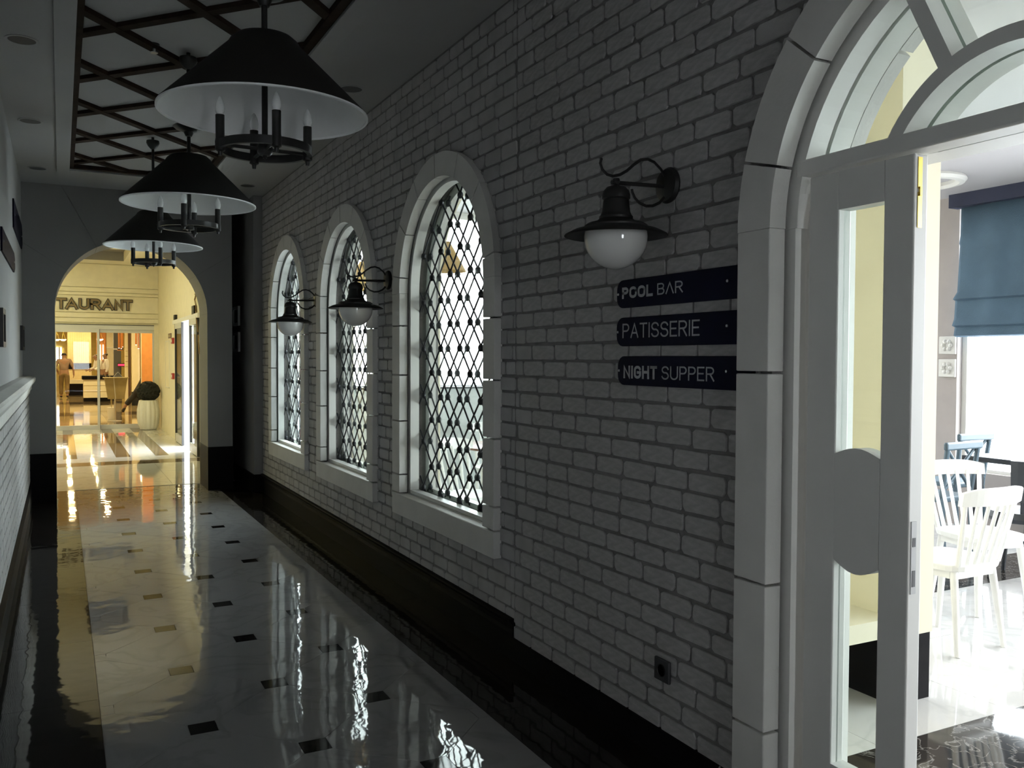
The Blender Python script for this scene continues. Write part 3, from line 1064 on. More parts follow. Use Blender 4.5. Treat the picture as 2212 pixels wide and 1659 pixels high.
for sgn in (1, -1):
    for k in range(-24, 24):
        # line: x = X0 + DX*t, y = Y0 + 2*DY*k + sgn*DY*t
        tmin, tmax = (RX0 - X0) / DX, (RX1 - X0) / DX
        yy = lambda t: Y0 + 2 * DY * k + sgn * DY * t
        ta, tb = tmin, tmax
        for lim, lo in ((RY0, True), (RY1, False)):
            tt = (lim - Y0 - 2 * DY * k) / (sgn * DY)
            if (sgn > 0) == lo:
                ta = max(ta, tt)
            else:
                tb = min(tb, tt)
        if tb - ta < 0.15:
            continue
        p = Vector((X0 + DX * ta, yy(ta), 0))
        q = Vector((X0 + DX * tb, yy(tb), 0))
        n_ = (q - p).normalized()
        s_ = Vector((-n_.y, n_.x, 0)) * bw
        zt = BZ0 + (0.0 if sgn > 0 else 0.003)
        pts = [p - s_, q - s_, q + s_, p + s_]
        MB().hexa([(v.x - ox, v.y - oy, zt - oz) for v in pts] + [(v.x - ox, v.y - oy, BZ1 - oz) for v in pts]).build('beam', 'dark_wood', bg)

DL_RING = MB().lathe([(0.07, 0.0), (0.085, 0.0), (0.087, -0.003), (0.082, -0.005), (0.072, -0.004), (0.07, 0.0)], 24, close=False).mesh('trim_ring', 'ceiling_paint', True)
DL_LAMP = MB().lathe([(0.0, -0.002), (0.071, -0.002), (0.071, 0.004), (0.0, 0.004)], 24).mesh('lamp_face', 'dark_plastic')
for (x, y, lb) in ((-0.18, 5.71, 'unlit recessed downlight over the chair rail, largest in view'), (-0.19, 7.63, 'middle unlit downlight in the ceiling strip above the navy boards'), (-0.18, 9.5, 'unlit downlight in the ceiling corner by the archway'), (1.73, 5.71, 'unlit downlight above the middle brick pier, behind the big lampshade'), (1.74, 9.4, 'small unlit downlight in the corner near the dark pier')):
    r_ = empty('recessed_downlight', (x, y, CEIL))
    tag(r_, lb, 'downlight', 'ceiling downlights')
    inst(DL_RING, 'trim_ring', r_)
    inst(DL_LAMP, 'lamp_face', r_)
sp = empty('fire_sprinkler', (0.50, 5.55, 3.326))
tag(sp, 'tiny fire sprinkler head hanging between the ceiling beams', 'sprinkler')
MB().lathe([(0.0, 0.0), (0.03, 0.0), (0.03, -0.006), (0.0, -0.006)], 16).build('rose', 'dark_plastic', sp)
MB().tube([(0, 0, -0.005), (0, 0, -0.05)], 0.008, 8).build('stem', 'steel', sp)
MB().lathe([(0.0, -0.05), (0.022, -0.05), (0.02, -0.054), (0.0, -0.054)], 12).build('deflector', 'steel', sp)
sd = empty('smoke_detector', (0.62, 4.62, 3.326))
tag(sd, 'round smoke detector on the recessed panel at the top of the view', 'smoke detector')
MB().lathe([(0.0, 0.0), (0.07, 0.0), (0.075, -0.015), (0.06, -0.035), (0.03, -0.045), (0.0, -0.047)], 24).build('housing', 'off_white_plastic', sd, True)
MB().lathe([(0.062, -0.022), (0.072, -0.022), (0.07, -0.028), (0.06, -0.028)], 24).build('vent_ring', 'dark_plastic', sd, True)

# ------------------------------------------------------------------ pendant lamps


def make_pendant():
    """origin at the ceiling; hub 1.0 m below"""
    r_ = empty('pendant_lamp', (0, 0, 0))
    MB().lathe([(0.0, 0.0), (0.05, 0.0), (0.052, -0.02), (0.04, -0.045), (0.018, -0.07), (0.0, -0.072)], 24).build('canopy', 'black_metal', r_, True)
    MB().tube([(0, 0, 0.028), (0, 0, -0.99)], 0.0115, 12).build('rod', 'black_metal', r_, True)
    # turned dish half way down the rod
    MB().lathe([(0.0, -0.375), (0.012, -0.38), (0.03, -0.40), (0.085, -0.408), (0.092, -0.414), (0.075, -0.428), (0.03, -0.445), (0.018, -0.47), (0.0, -0.472)], 28).build('dish', 'black_metal', r_, True)
    sh = MB().lathe([(0.012, -0.578), (0.07, -0.580), (0.105, -0.588), (0.125, -0.605), (0.135, -0.622), (0.385, -0.868), (0.387, -0.876)], 64, close=False).build('shade', 'shade_black', r_, True)
    MB().lathe([(0.012, -0.584), (0.068, -0.586), (0.10, -0.594), (0.118, -0.610), (0.128, -0.627), (0.379, -0.872)], 64, close=False).build('shade_lining', 'shade_lining', sh, True)
    MB().lathe([(0.384, -0.876), (0.388, -0.873), (0.388, -0.879), (0.380, -0.880), (0.379, -0.871)], 64, close=False).build('rim_trim', 'shade_lining', sh, True)
    # wheel
    R0 = 0.165
    MB().lathe([(R0 - 0.008, -1.022), (R0 + 0.008, -1.022), (R0 + 0.008, -0.992), (R0 - 0.008, -0.992), (R0 - 0.008, -1.022)], 48, close=False).build('ring', 'black_metal', r_, True)
    MB().lathe([(0.0, -1.03), (0.02, -1.03), (0.028, -1.02), (0.03, -1.0), (0.024, -0.985), (0.0, -0.98)], 16).build('hub', 'black_metal', r_, True)
    MB().lathe([(0.0, -1.045), (0.008, -1.04), (0.008, -1.03), (0.0, -1.03)], 10).build('finial', 'black_metal', r_, True)
    for k in range(4):
        a = PI / 2 * k
        c_, s_ = math.cos(a), math.sin(a)
        MB().tube([(0.02 * c_, 0.02 * s_, -1.007), (R0 * c_, R0 * s_, -1.007)], 0.007, 6).build('spoke', 'black_metal', r_)
        cx, cy = R0 * c_, R0 * s_
        sl = MB().lathe([(0.0, -1.05), (0.007, -1.05), (0.009, -1.035), (0.018, -1.03), (0.019, -1.0), (0.0165, -0.985), (0.0165, -0.90), (0.0, -0.90)], 14, (cx, cy, 0)).build('candle_sleeve', 'black_metal', r_, True)
        MB().lathe([(0.0, -0.90), (0.011, -0.90), (0.0165, -0.886), (0.0175, -0.875), (0.014, -0.855), (0.007, -0.838), (0.0, -0.830)], 14, (cx, cy, 0)).build('candle_bulb', 'bulb_glass', sl, True)
    return r_


pend = make_pendant()
PL = [(0.697, 3.415, 0.0, 'large black cone pendant with candle bulbs closest to the viewer'), (0.697, 5.62, -0.35, 'black cone pendant in the middle of the hanging row'), (0.697, 7.90, 0.18, 'farthest black cone pendant hanging before the archway')]
for i, (x, y, rz, lb) in enumerate(PL):
    o = pend if i == 0 else copy_tree(pend)
    o.location = (x, y, 3.298)
    o.rotation_euler = (0, 0, rz + 0.05)
    tag(o, lb, 'pendant lamp', 'cone pendant lamps along the corridor')

# ------------------------------------------------------------------ wall lanterns


def make_sconce():
    """origin on the wall at the plate; the lamp hangs toward -x"""
    r_ = empty('wall_lantern', (0, 0, 0))
    pl = MB().lathe([(0.0, 0.0), (0.064, 0.0), (0.066, 0.008), (0.058, 0.02), (0.03, 0.028), (0.0, 0.030)], 28)
    pl.v = [(-c_, a, b) for a, b, c_ in pl.v]
    pl.build('wall_plate', 'black_metal', r_, True)
    MB().tube([(-0.02, 0, -0.005), (-0.255, 0, -0.012)], 0.0075, 10).build('arm', 'black_metal', r_, True)
    # scroll ironwork: S over the arm, hook below
    top = []
    for i in range(19):
        t_ = i / 18
        x = -0.03 - 0.27 * t_
        z = 0.045 + 0.035 * math.cos(PI * 2 * (t_ - 0.33) * 0.95) * (1 if t_ < 0.82 else 1)
        top.append((x, 0, z - 0.03 * math.sin(PI * t_)))
    top = [(-0.022, 0, 0.03), (-0.04, 0, 0.055), (-0.07, 0, 0.078), (-0.10, 0, 0.086), (-0.13, 0, 0.080), (-0.16, 0, 0.060), (-0.19, 0, 0.035), (-0.22, 0, 0.018), (-0.25, 0, 0.010), (-0.275, 0, 0.014), (-0.295, 0, 0.030), (-0.303, 0, 0.050), (-0.298, 0, 0.068)]
    MB().tube(top, 0.0055, 8, flat=0.6).build('upper_scroll', 'black_metal', r_, True)
    low = [(-0.025, 0, -0.045), (-0.045, 0, -0.066), (-0.075, 0, -0.080), (-0.105, 0, -0.083), (-0.135, 0, -0.074), (-0.155, 0, -0.058), (-0.166, 0, -0.038), (-0.168, 0, -0.028)]
    MB().tube(low, 0.0055, 8, flat=0.6).build('lower_scroll', 'black_metal', r_, True)
    cx = -0.235
    MB().lathe([(0.0, 0.004), (0.011, 0.003), (0.014, -0.008), (0.008, -0.018), (0.012, -0.022), (0.034, -0.028), (0.046, -0.042), (0.050, -0.056), (0.050, -0.068), (0.044, -0.072), (0.046, -0.078), (0.050, -0.115), (0.056, -0.128), (0.060, -0.132), (0.060, -0.140), (0.072, -0.150), (0.100, -0.156), (0.112, -0.164), (0.112, -0.170), (0.150, -0.180), (0.182, -0.196), (0.184, -0.200), (0.180, -0.202), (0.11, -0.186), (0.0, -0.182)], 40, (cx, 0, 0)).build('lamp_hood', 'black_metal', r_, True)
    gp = [(0.113 * math.cos(a), -0.205 + 0.113 * math.sin(a)) for a in [math.radians(d) for d in range(10, -91, -10)]]
    gp[-1] = (0.0, gp[-1][1])
    MB().lathe([(0.0, -0.183), (0.113, -0.184)] + gp[0:], 40, (cx, 0, 0)).build('opal_globe', 'opal_globe', r_, True)
    return r_


sc = make_sconce()
for i, (y, z, lb) in enumerate(((2.614, 2.138, 'black lantern with opal globe mounted above the navy signs'), (5.711, 2.031, 'black lantern with opal globe in front of the middle window'), (7.59, 2.004, 'small black lantern with opal globe in front of the farthest window'))):
    o = sc if i == 0 else copy_tree(sc)
    o.location = (XW - 0.006, y, z)
    tag(o, lb, 'wall lamp', 'lantern wall lamps on the brick wall')

# ------------------------------------------------------------------ navy signs
XS = XW - 0.009


def board(name, y0, y1, z0, z1, label, words):
    r_ = empty(name, (XS, y1, z0))
    tag(r_, label, 'sign', 'navy wall signs by the door')
    h = z1 - z0
    w = y1 - y0
    pts = [(-w, 0.0), (-w, h)]
    rr = h * 0.36
    for i in range(7):
        a = PI / 2 - PI / 2 * i / 6
        pts.append((-rr + rr * math.cos(a), h - rr + rr * math.sin(a)))
    for i in range(7):
        a = -PI / 2 * i / 6
        pts.append((-rr + rr * math.cos(a), rr + rr * math.sin(a)))
    MB().prism([(0, u, v) for u, v in pts], [(-0.012, u, v) for u, v in pts]).build('board', 'navy', r_, bevel=0.0015)
    for u, v in ((-0.012, h * 0.5), (2.275 - y1, h * 0.55)):
        MB().tube([(-0.012, u, v), (-0.0155, u, v)], 0.0048, 10).build('screw', 'steel', r_)
    for (s_, ya, yb, za, zb, bold) in words:
        text('lettering', s_, zb - za, 'sign_lettering', r_, (-0.0121, ya - y1, za - z0), (0, -1, 0), (0, 0, 1), ya - yb, bold, 0.0012, 0.75 if bold > 0.008 else 1.6)
    return r_


board('wall_sign', 2.15, 2.93, 1.702, 1.812, 'topmost navy sign reading POOL BAR on the brick wall', [('POOL', 2.892, 2.691, 1.738, 1.783, 0.0105), ('B^R', 2.662, 2.512, 1.740, 1.783, 0.0052)])
board('wall_sign', 2.15, 2.93, 1.551, 1.664, 'navy sign reading PATISSERIE between the other two signs', [('PATISSERIE', 2.887, 2.417, 1.583, 1.640, 0.0062)])
board('wall_sign', 2.15, 2.92, 1.398, 1.512, 'lowest navy sign reading NIGHT SUPPER', [('NIGHT', 2.878, 2.660, 1.425, 1.475, 0.0105), ('SUPPER', 2.631, 2.337, 1.425, 1.475, 0.0055)])

so = empty('wall_socket', (XW - 0.007, 2.62, 0.34))
tag(so, 'dark square power socket low on the brick wall', 'socket')
MB().box(-0.012, 0.0, -0.045, 0.045, -0.042, 0.042).build('plate', 'dark_plastic', so, bevel=0.004)
sk_ = MB().lathe([(0.0, 0.0), (0.021, 0.0), (0.0225, 0.004), (0.024, 0.004), (0.024, 0.0)], 20)
sk_.v = [(-0.012 - c_, a, b) for a, b, c_ in sk_.v]
sk_.build('socket_ring', 'black_metal', so)
cb = MB().tube([(1.976, 2.035 + 0.0, 0.105), (1.974, 2.04, 0.06), (1.972, 2.05, 0.03), (1.966, 2.055, 0.004)], 0.0028, 6)
cb.v = [(a, b + 0.0, c_) for a, b, c_ in cb.v]
cbo = MB().tube([(1.979, 2.285, 0.118), (1.972, 2.29, 0.10), (1.973, 2.30, 0.05), (1.97, 2.305, 0.004)], 0.003, 6).build('loose_cable', 'off_white_plastic', None, True)
tag(cbo, 'short pale cable end hanging over the black skirting', 'cable')

# ------------------------------------------------------------------ pier at the end of the brick wall, arch wall
XP = 1.897
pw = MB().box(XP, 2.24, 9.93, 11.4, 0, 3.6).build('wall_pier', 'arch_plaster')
tag(pw, 'dark plaster pier between the brick wall and the archway', 'wall', kind='structure')
pr = MB().box(XP - 0.018, XP, 9.915, 11.3, 0, 0.2).build('baseboard_pier', 'black_granite')
tag(pr, 'black skirting around the plaster pier', 'skirting', kind='structure')
MB().box(XP, 2.0, 9.912, 9.93, 0, 0.2).build('pier_front_skirting', 'black_granite', pr)
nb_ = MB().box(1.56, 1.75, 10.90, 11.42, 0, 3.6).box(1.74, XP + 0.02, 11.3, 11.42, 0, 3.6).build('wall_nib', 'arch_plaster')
tag(nb_, 'shaded plaster recess wall beside the archway', 'wall', kind='structure')
framed('framed_notice', 10.74, 11.10, 1.88, 2.11, XP - 0.001, -1, 'off_white_plastic', 'picture_print', 'upper small pale framed notice on the dark pier', 'framed notices on the pier')
framed('framed_notice', 10.74, 11.10, 1.57, 1.80, XP - 0.001, -1, 'off_white_plastic', 'picture_print', 'lower small pale framed notice on the dark pier', 'framed notices on the pier')

AC, AR, AS = 0.704, 0.758, 1.99
aw = empty('wall_arch', (AC, YARCH, 0))
tag(aw, 'thick grey archway wall closing the corridor toward the restaurant', 'wall', kind='structure')
ma = lambda u, v, d: (u, d, v)
TH = 0.62
g = 0.0025
# blocks: jambs, voussoirs and spandrels, with fine joints
for (u0, u1) in ((-0.36 - AC, -AR), (AR, 1.73 - AC)):
    MB().box(u0, u1, 0, TH, 0.49, AS - g).build('jamb_block', 'arch_plaster', aw)
angs = [0, 33, 62, 90, 118, 147, 180]
top = CEIL + 0.1 - AS
L0, L1 = -0.36 - AC, 1.73 - AC


def to_edge(a):
    c_, s_ = math.cos(a), math.sin(a)
    ts = []
    if c_ > 1e-6:
        ts.append(L1 / c_)
    if c_ < -1e-6:
        ts.append(L0 / c_)
    if s_ > 1e-6:
        ts.append(top / s_)
    t_ = min(ts)
    return (c_ * t_, s_ * t_)


corner_angs = [math.atan2(top, L1), math.atan2(top, L0)]
for a, b in zip(angs[:-1], angs[1:]):
    a_, b_ = math.radians(a) + (0.003 if a else 0), math.radians(b) - (0.003 if b < 180 else 0)
    mid = sorted([a_ + (b_ - a_) * i / 8 for i in range(9)] + [q for q in corner_angs if a_ < q < b_])
    mb = MB()
    for p, q in zip(mid[:-1], mid[1:]):
        i0, i1 = (AR * math.cos(p), AR * math.sin(p)), (AR * math.cos(q), AR * math.sin(q))
        o0, o1 = to_edge(p), to_edge(q)
        pts = [i0, o0, o1, i1]
        mb.hexa([(u, 0, AS + v) for u, v in pts] + [(u, TH, AS + v) for u, v in pts])
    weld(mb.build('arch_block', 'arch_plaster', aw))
for (u0, u1) in ((-0.36 - AC, -AR + 0.002), (AR - 0.002, 1.735 - AC)):
    MB().box(u0, u1, -0.012, TH + 0.012, 0, 0.49).build('plinth_block', 'black_granite', aw)
MB().box(L0, L1, 0.02, TH - 0.02, AS + AR + 0.3, 3.6).build('header_core', 'arch_plaster', aw)
mb = MB()
arched_wall(mb, lambda u, v, d: (u, d, v), L0 + 0.01, L1 - 0.01, 0.02, 3.4, [(0.0, AR + 0.004, 0.02, AS)], 0.006, TH - 0.006, 36)
mb.build('core', 'grout', aw)

# ------------------------------------------------------------------ vestibule
XV = 1.85
VC = 3.42
mb = MB()
mb.box(XV, XV + 0.15, 11.42, 14.5, 0, 3.7)
mb.box(XV, XV + 0.15, 15.8, 20.2, 0, 3.7)
mb.box(XV, XV + 0.15, 14.5, 15.8, 2.10, 3.7)
wv = mb.build('wall_vestibule_right', 'rest_cream')
tag(wv, 'cream vestibule wall with a sliding door opening', 'wall', kind='structure')
wv2 = MB().box(-1.35, -1.2, 10.92, 20.2, 0, 3.7).build('wall_vestibule_left', 'rest_cream')
tag(wv2, 'cream vestibule wall opposite the sliding doors', 'wall', kind='structure')
mb = MB().box(-1.35, 0.42, 10.92, 20.3, VC, 3.7).box(1.14, 2.0, 10.92, 20.3, VC, 3.7).box(0.42, 1.14, 10.92, 17.2, VC, 3.7).box(0.42, 1.14, 19.3, 20.3, VC, 3.7).box(0.42, 1.14, 17.2, 19.3, VC + 0.2, 3.8)
cv = mb.build('ceiling_vestibule', 'rest_cream')
tag(cv, 'cream vestibule ceiling with a rectangular recess', 'ceiling', kind='structure')
MB().box(0.421, 1.139, 19.27, 19.299, VC + 0.004, VC + 0.2).build('recess_shade_strip', 'recess_shade_grey', cv)  # recess shade painted on its far face
MB().box(0.421, 1.139, 17.2, 19.27, VC + 0.18, VC + 0.2).build('recess_panel', 'recess_shade_grey', cv)  # recess top coloured dark in place of shade
wvf = MB().box(-1.35, -0.36, 10.8, 10.92, 0, 3.7).build('wall_vestibule_front', 'rest_cream')
tag(wvf, 'cream wall on the vestibule side of the archway', 'wall', kind='structure')
# clad back wall above the glass doors
bw_ = MB().box(-1.35, 2.0, 20.06, 20.25, 2.17, 3.7).build('wall_vestibule_back', 'rest_cream')
tag(bw_, 'clad cream wall above the glass doors carrying the restaurant lettering', 'wall', kind='structure')
zs_ = [2.20, 2.30, 2.41, 2.76, 2.83, 2.93, 3.42]
for a, b in zip(zs_[:-1], zs_[1:]):
    MB().box(-1.2, XV, 20.03, 20.06, a + 0.006, b - 0.006).build('cladding_board', 'rest_cream', bw_, bevel=0.005)
wb2 = MB().box(1.76, 2.0, 20.0, 20.25, 0, 2.17).build('wall_vestibule_corner', 'rest_cream')
tag(wb2, 'narrow cream pilaster right of the glass doors', 'wall', kind='structure')

# glass sliding doors to the restaurant
d2 = empty('door_2', (0.67, 20.0, 0))
tag(d2, 'aluminium framed sliding glass doors under the restaurant lettering', 'door', kind='structure')
MB().box(-1.87, 1.09, 0.0, 0.12, 2.07, 2.17).build('track_housing', 'aluminium', d2)
MB().box(-1.87, 1.09, -0.012, 0.0, 2.155, 2.17).build('shadow_strip', 'dark_plastic', d2)
for (x0, yo, nm) in ((-0.80, -0.03, 'sliding_leaf'), (0.0, 0.04, 'fixed_leaf'), (-1.66, 0.04, 'fixed_leaf')):
    lf = empty(nm)
    lf.parent = d2
    lf.location = (x0, yo, 0)
    w = 0.84 if x0 != 0.0 else 1.09
    fw = 0.045 if nm == 'sliding_leaf' else 0.03
    MB().box(0, fw, 0, 0.04, 0.0, 2.07).build('leaf_stile', 'aluminium', lf)
    MB().box(w - fw, w, 0, 0.04, 0.0, 2.07).build('leaf_stile', 'aluminium', lf)
    MB().box(fw, w - fw, 0, 0.04, 0.0, 0.09).build('leaf_bottom_rail', 'aluminium', lf)
    MB().box(fw, w - fw, 0, 0.04, 2.0, 2.07).build('leaf_top_rail', 'aluminium', lf)
    MB().box(fw, w - fw, 0.017, 0.023, 0.09, 2.0).build('pane', 'glass_door', lf)
    if nm == 'sliding_leaf':
        MB().box(w, w + 0.008, 0.0, 0.04, 0.0, 2.07).build('brush_seal', 'dark_plastic', lf)

# lettering RESTAURANT, one object for each letter
rs = empty('restaurant_lettering', (0.3, 20.025, 2.47))
tag(rs, 'dark bronze letters spelling RESTAURANT on the clad wall', 'lettering')
lx = {'R': (-0.72, 0.19), 'E': (-0.51, 0.16), 'S': (-0.32, 0.18)}
slots = [(-0.735, -0.565, 'R'), (-0.52, -0.375, 'E'), (-0.315, -0.135, 'S'), (-0.085, 0.115, 'T'), (0.09, 0.315, 'A'), (0.335, 0.53, 'U'), (0.555, 0.745, 'R'), (0.765, 0.985, 'A'), (1.0, 1.165, 'N'), (1.16, 1.345, 'T')]
for (a, b, ch) in slots:
    lt = text('letter', ch, 0.235, 'letter_edge', rs, (a - 0.3 - 0.008, 0.0, -0.008), (1, 0, 0), (0, 0, 1), b - a + 0.016, 0.064, 0.03)
    text('letter_inlay', ch, 0.208, 'letter_face', lt, (a - 0.3 + 0.006, -0.03, 0.0055), (1, 0, 0), (0, 0, 1), b - a - 0.012, 0.034, 0.006)

# side sliding doors with daylight beyond
d3 = empty('door_3', (XV, 15.2, 0))
tag(d3, 'half open glass sliding doors in the cream vestibule wall', 'door', kind='structure')
MB().box(-0.05, 0.0, -1.55, 1.75, 2.09, 2.16).build('track_housing', 'white_paint', d3)
for (y0, y1) in ((0.45, 1.45), (-1.40, -0.52)):
    lf = empty('sliding_leaf')
    lf.parent = d3
    lf.location = (-0.045, y0, 0)
    w = y1 - y0
    MB().box(0, 0.035, 0, 0.05, 0.01, 2.09).build('leaf_stile', 'dark_plastic', lf)
    MB().box(0, 0.035, w - 0.05, w, 0.01, 2.09).build('leaf_stile', 'dark_plastic', lf)
    MB().box(0, 0.035, 0.05, w - 0.05, 0.01, 0.15).build('leaf_bottom_rail', 'aluminium', lf)
    MB().box(0, 0.035, 0.05, w - 0.05, 2.0, 2.09).build('leaf_top_rail', 'aluminium', lf)
    MB().box(0.015, 0.021, 0.05, w - 0.05, 0.15, 2.0).build('pane', 'glass_grey', lf)
sl = MB().box(2.0, 3.2, 17.0, 17.12, 0, 3.2).build('wall_porch', 'white_paint')
tag(sl, 'white porch wall outside the half open sliding doors', 'wall', kind='structure')
MB().box(2.0, 3.2, 16.985, 17.0, 0, 0.28).build('porch_skirting', 'black_granite', sl)
for (y, z, s_, lb) in ((14.2, 2.22, 0.07, 'square black motion sensor above the half open sliding door'), (16.7, 2.21, 0.045, 'smaller black sensor above the far leaf of the sliding door')):
    r_ = empty('door_sensor', (XV, y, z))
    tag(r_, lb, 'sensor', 'door sensors')
    MB().box(-0.05, 0, -s_ * 1.8, s_ * 1.8, -s_, s_).build('housing', 'black_metal', r_, bevel=0.006)
    MB().box(-0.053, -0.05, -s_ * 1.2, s_ * 1.2, -s_ * 0.6, 0).build('lens', 'dark_plastic', r_)
wc = MB().tube([(XV - 0.006, 14.25, 2.47), (XV - 0.01, 14.12, 2.45), (XV - 0.02, 14.18, 2.38), (XV - 0.03, 13.98, 2.30), (XV - 0.02, 14.05, 2.2), (XV - 0.04, 13.86, 2.12), (XV - 0.05, 13.75, 2.0), (XV - 0.02, 13.82, 1.85), (XV - 0.03, 13.72, 1.72), (XV - 0.012, 13.76, 1.55)], 0.011, 6).build('hanging_cable', 'cable', None, True)
tag(wc, 'loose brown cable dangling beside the black door sensor', 'cable')
ex = empty('fire_notice', (XV, 17.8, 1.9))
tag(ex, 'small brown fire notice on the cream wall above the red call point', 'notice')
MB().box(-0.008, 0, -0.25, 0.25, -0.04, 0.05).build('panel', 'brown', ex)
MB().box(-0.010, -0.008, -0.2, 0.2, -0.02, 0.03).build('print', 'lectern_wood', ex)
for (z, lb) in ((1.8, 'upper red fire call point beside the sliding door leaf'), (1.15, 'lower red fire call point beside the sliding door leaf')):
    r_ = empty('call_point', (XV, 17.2, z))
    tag(r_, lb, 'call point', 'red call points')
    MB().box(-0.04, 0, -0.1, 0.1, -0.055, 0.055).build('housing', 'red_plastic', r_, bevel=0.006)
    MB().box(-0.043, -0.04, -0.05, 0.05, -0.025, 0.025).build('break_glass', 'white_paint', r_)
wp = empty('access_panel', (XV, 18.3, 0.9))
tag(wp, 'tall flush access panel in the cream vestibule wall', 'panel')
for (a, b, c_, d) in ((-0.35, 0.35, 0, 0.02), (-0.35, 0.35, 0.9, 0.92), (-0.35, -0.33, 0, 0.92), (0.33, 0.35, 0, 0.92)):
    MB().box(-0.006, 0, a, b, c_, d).build('frame_bar', 'white_paint', wp)
MB().box(-0.003, 0, -0.33, 0.33, 0.02, 0.9).build('cover', 'rest_cream', wp)

# fluted planter with a clipped ball
pt = empty('topiary_planter', (1.60, 19.55, 0))
tag(pt, 'fluted white vase planter with a dark clipped ball plant', 'planter')
MB().lathe([(0.12, 0.0), (0.15, 0.01), (0.185, 0.12), (0.205, 0.27), (0.20, 0.42), (0.175, 0.55), (0.165, 0.60), (0.15, 0.61), (0.14, 0.58), (0.0, 0.57)], 96, wob=lambda a, z: 1 + 0.10 * abs(math.sin(a * 7))).build('vase', 'ceramic', pt, True)
rn = random.Random(2)
bm = bmesh.new()
bmesh.ops.create_icosphere(bm, subdivisions=4, radius=0.225)
for v in bm.verts:
    k = 1 + rn.uniform(-0.07, 0.06)
    v.co = Vector((v.co.x * k, v.co.y * k, v.co.z * k * 0.92 + 0.79))
me = bpy.data.meshes.new('clipped_foliage')
bm.to_mesh(me)
bm.free()
me.materials.append(M['topiary'])
inst(me, 'clipped_foliage', pt)

for _i in range(4):
    vl = empty('vestibule_added_downlight', (-0.85, 12.6 + 1.9 * _i, VC))  # lamp bodies added beyond the arch edge as an unseen warm source
    tag(vl, 'downlight added out of sight in the vestibule ceiling to light it', 'downlight', 'added vestibule downlights')
    MB().lathe([(0.085, 0.0), (0.11, 0.0), (0.108, -0.012), (0.085, -0.012), (0.085, 0.0)], 24, close=False).build('trim_ring', 'white_paint', vl, True)
    MB().lathe([(0.0, -0.004), (0.085, -0.004), (0.085, 0.0), (0.0, 0.0)], 24).build('lamp_face', 'warm_glow', vl)

# ------------------------------------------------------------------ restaurant
wq = MB().box(-4, 6, 49.8, 50, 0, 3.2).build('wall_restaurant_back', 'rest_yellow')
tag(wq, 'warm yellow far wall of the restaurant', 'wall', kind='structure')
wq = MB().box(-4.2, -4, 20.2, 50, 0, 3.2).build('wall_restaurant_left', 'rest_cream')
tag(wq, 'cream side wall of the restaurant', 'wall', kind='structure')
wq = MB().box(6, 6.2, 20.2, 50, 0, 3.2).build('wall_restaurant_right', 'rest_cream')
tag(wq, 'cream side wall of the restaurant beyond the columns', 'wall', kind='structure')
mb = MB().box(-4, -1.2, 20.1, 20.25, 0, 3.7).box(2.0, 6, 20.1, 20.25, 0, 3.7)
wq = mb.build('wall_restaurant_front', 'rest_cream')
tag(wq, 'cream wall beside the glass doors on the restaurant side', 'wall', kind='structure')
wq = MB().box(-4.2, 6.2, 20.2, 50, 2.9, 3.2).build('ceiling_restaurant', 'rest_cream')
tag(wq, 'cream restaurant ceiling', 'ceiling', kind='structure')

yw = empty('ribbed_partition', (0.8, 42.0, 0))
tag(yw, 'yellow ribbed partition with black bands inside the restaurant', 'partition')
MB().box(-0.55, 0.36, 0.02, 0.2, 0, 2.7).build('panel', 'rest_yellow', yw)
for i in range(26):
    x = -0.54 + i * 0.0355
    MB().box(x, x + 0.018, 0, 0.02, 0.5, 2.7).build('rib', 'rest_cream', yw)
MB().box(-0.56, 0.37, -0.03, 0.02, 0.97, 1.22).build('band', 'black_granite', yw)
MB().box(-0.56, 0.37, -0.03, 0.02, 0.0, 0.35).build('plinth', 'black_granite', yw)
lp = empty('low_partition', (0.5, 38.0, 0))
tag(lp, 'low cream partition with a black base behind the khaki man', 'partition')
MB().box(-0.28, 0.30, 0, 0.15, 0.45, 0.6).build('cap', 'rest_cream', lp)
MB().box(-0.28, 0.30, -0.01, 0.16, 0.0, 0.45).build('base', 'black_granite', lp)

ct = empty('reception_counter', (1.1, 32.4, 0))
tag(ct, 'cream reception counter with black top and black base', 'counter')
MB().box(-0.44, 0.50, 0, 0.6, 0.13, 0.74).build('front_panel', 'rest_cream', ct)
for z in (0.33, 0.53):
    MB().box(-0.445, 0.505, -0.006, 0.0, z, z + 0.012).build('groove_strip', 'lectern_wood', ct)
MB().box(-0.48, 0.52, -0.05, 0.65, 0.74, 0.86).build('countertop', 'black_granite', ct, bevel=0.01)
MB().box(-0.44, 0.48, 0.02, 0.6, 0.0, 0.13).build('plinth', 'black_granite', ct)

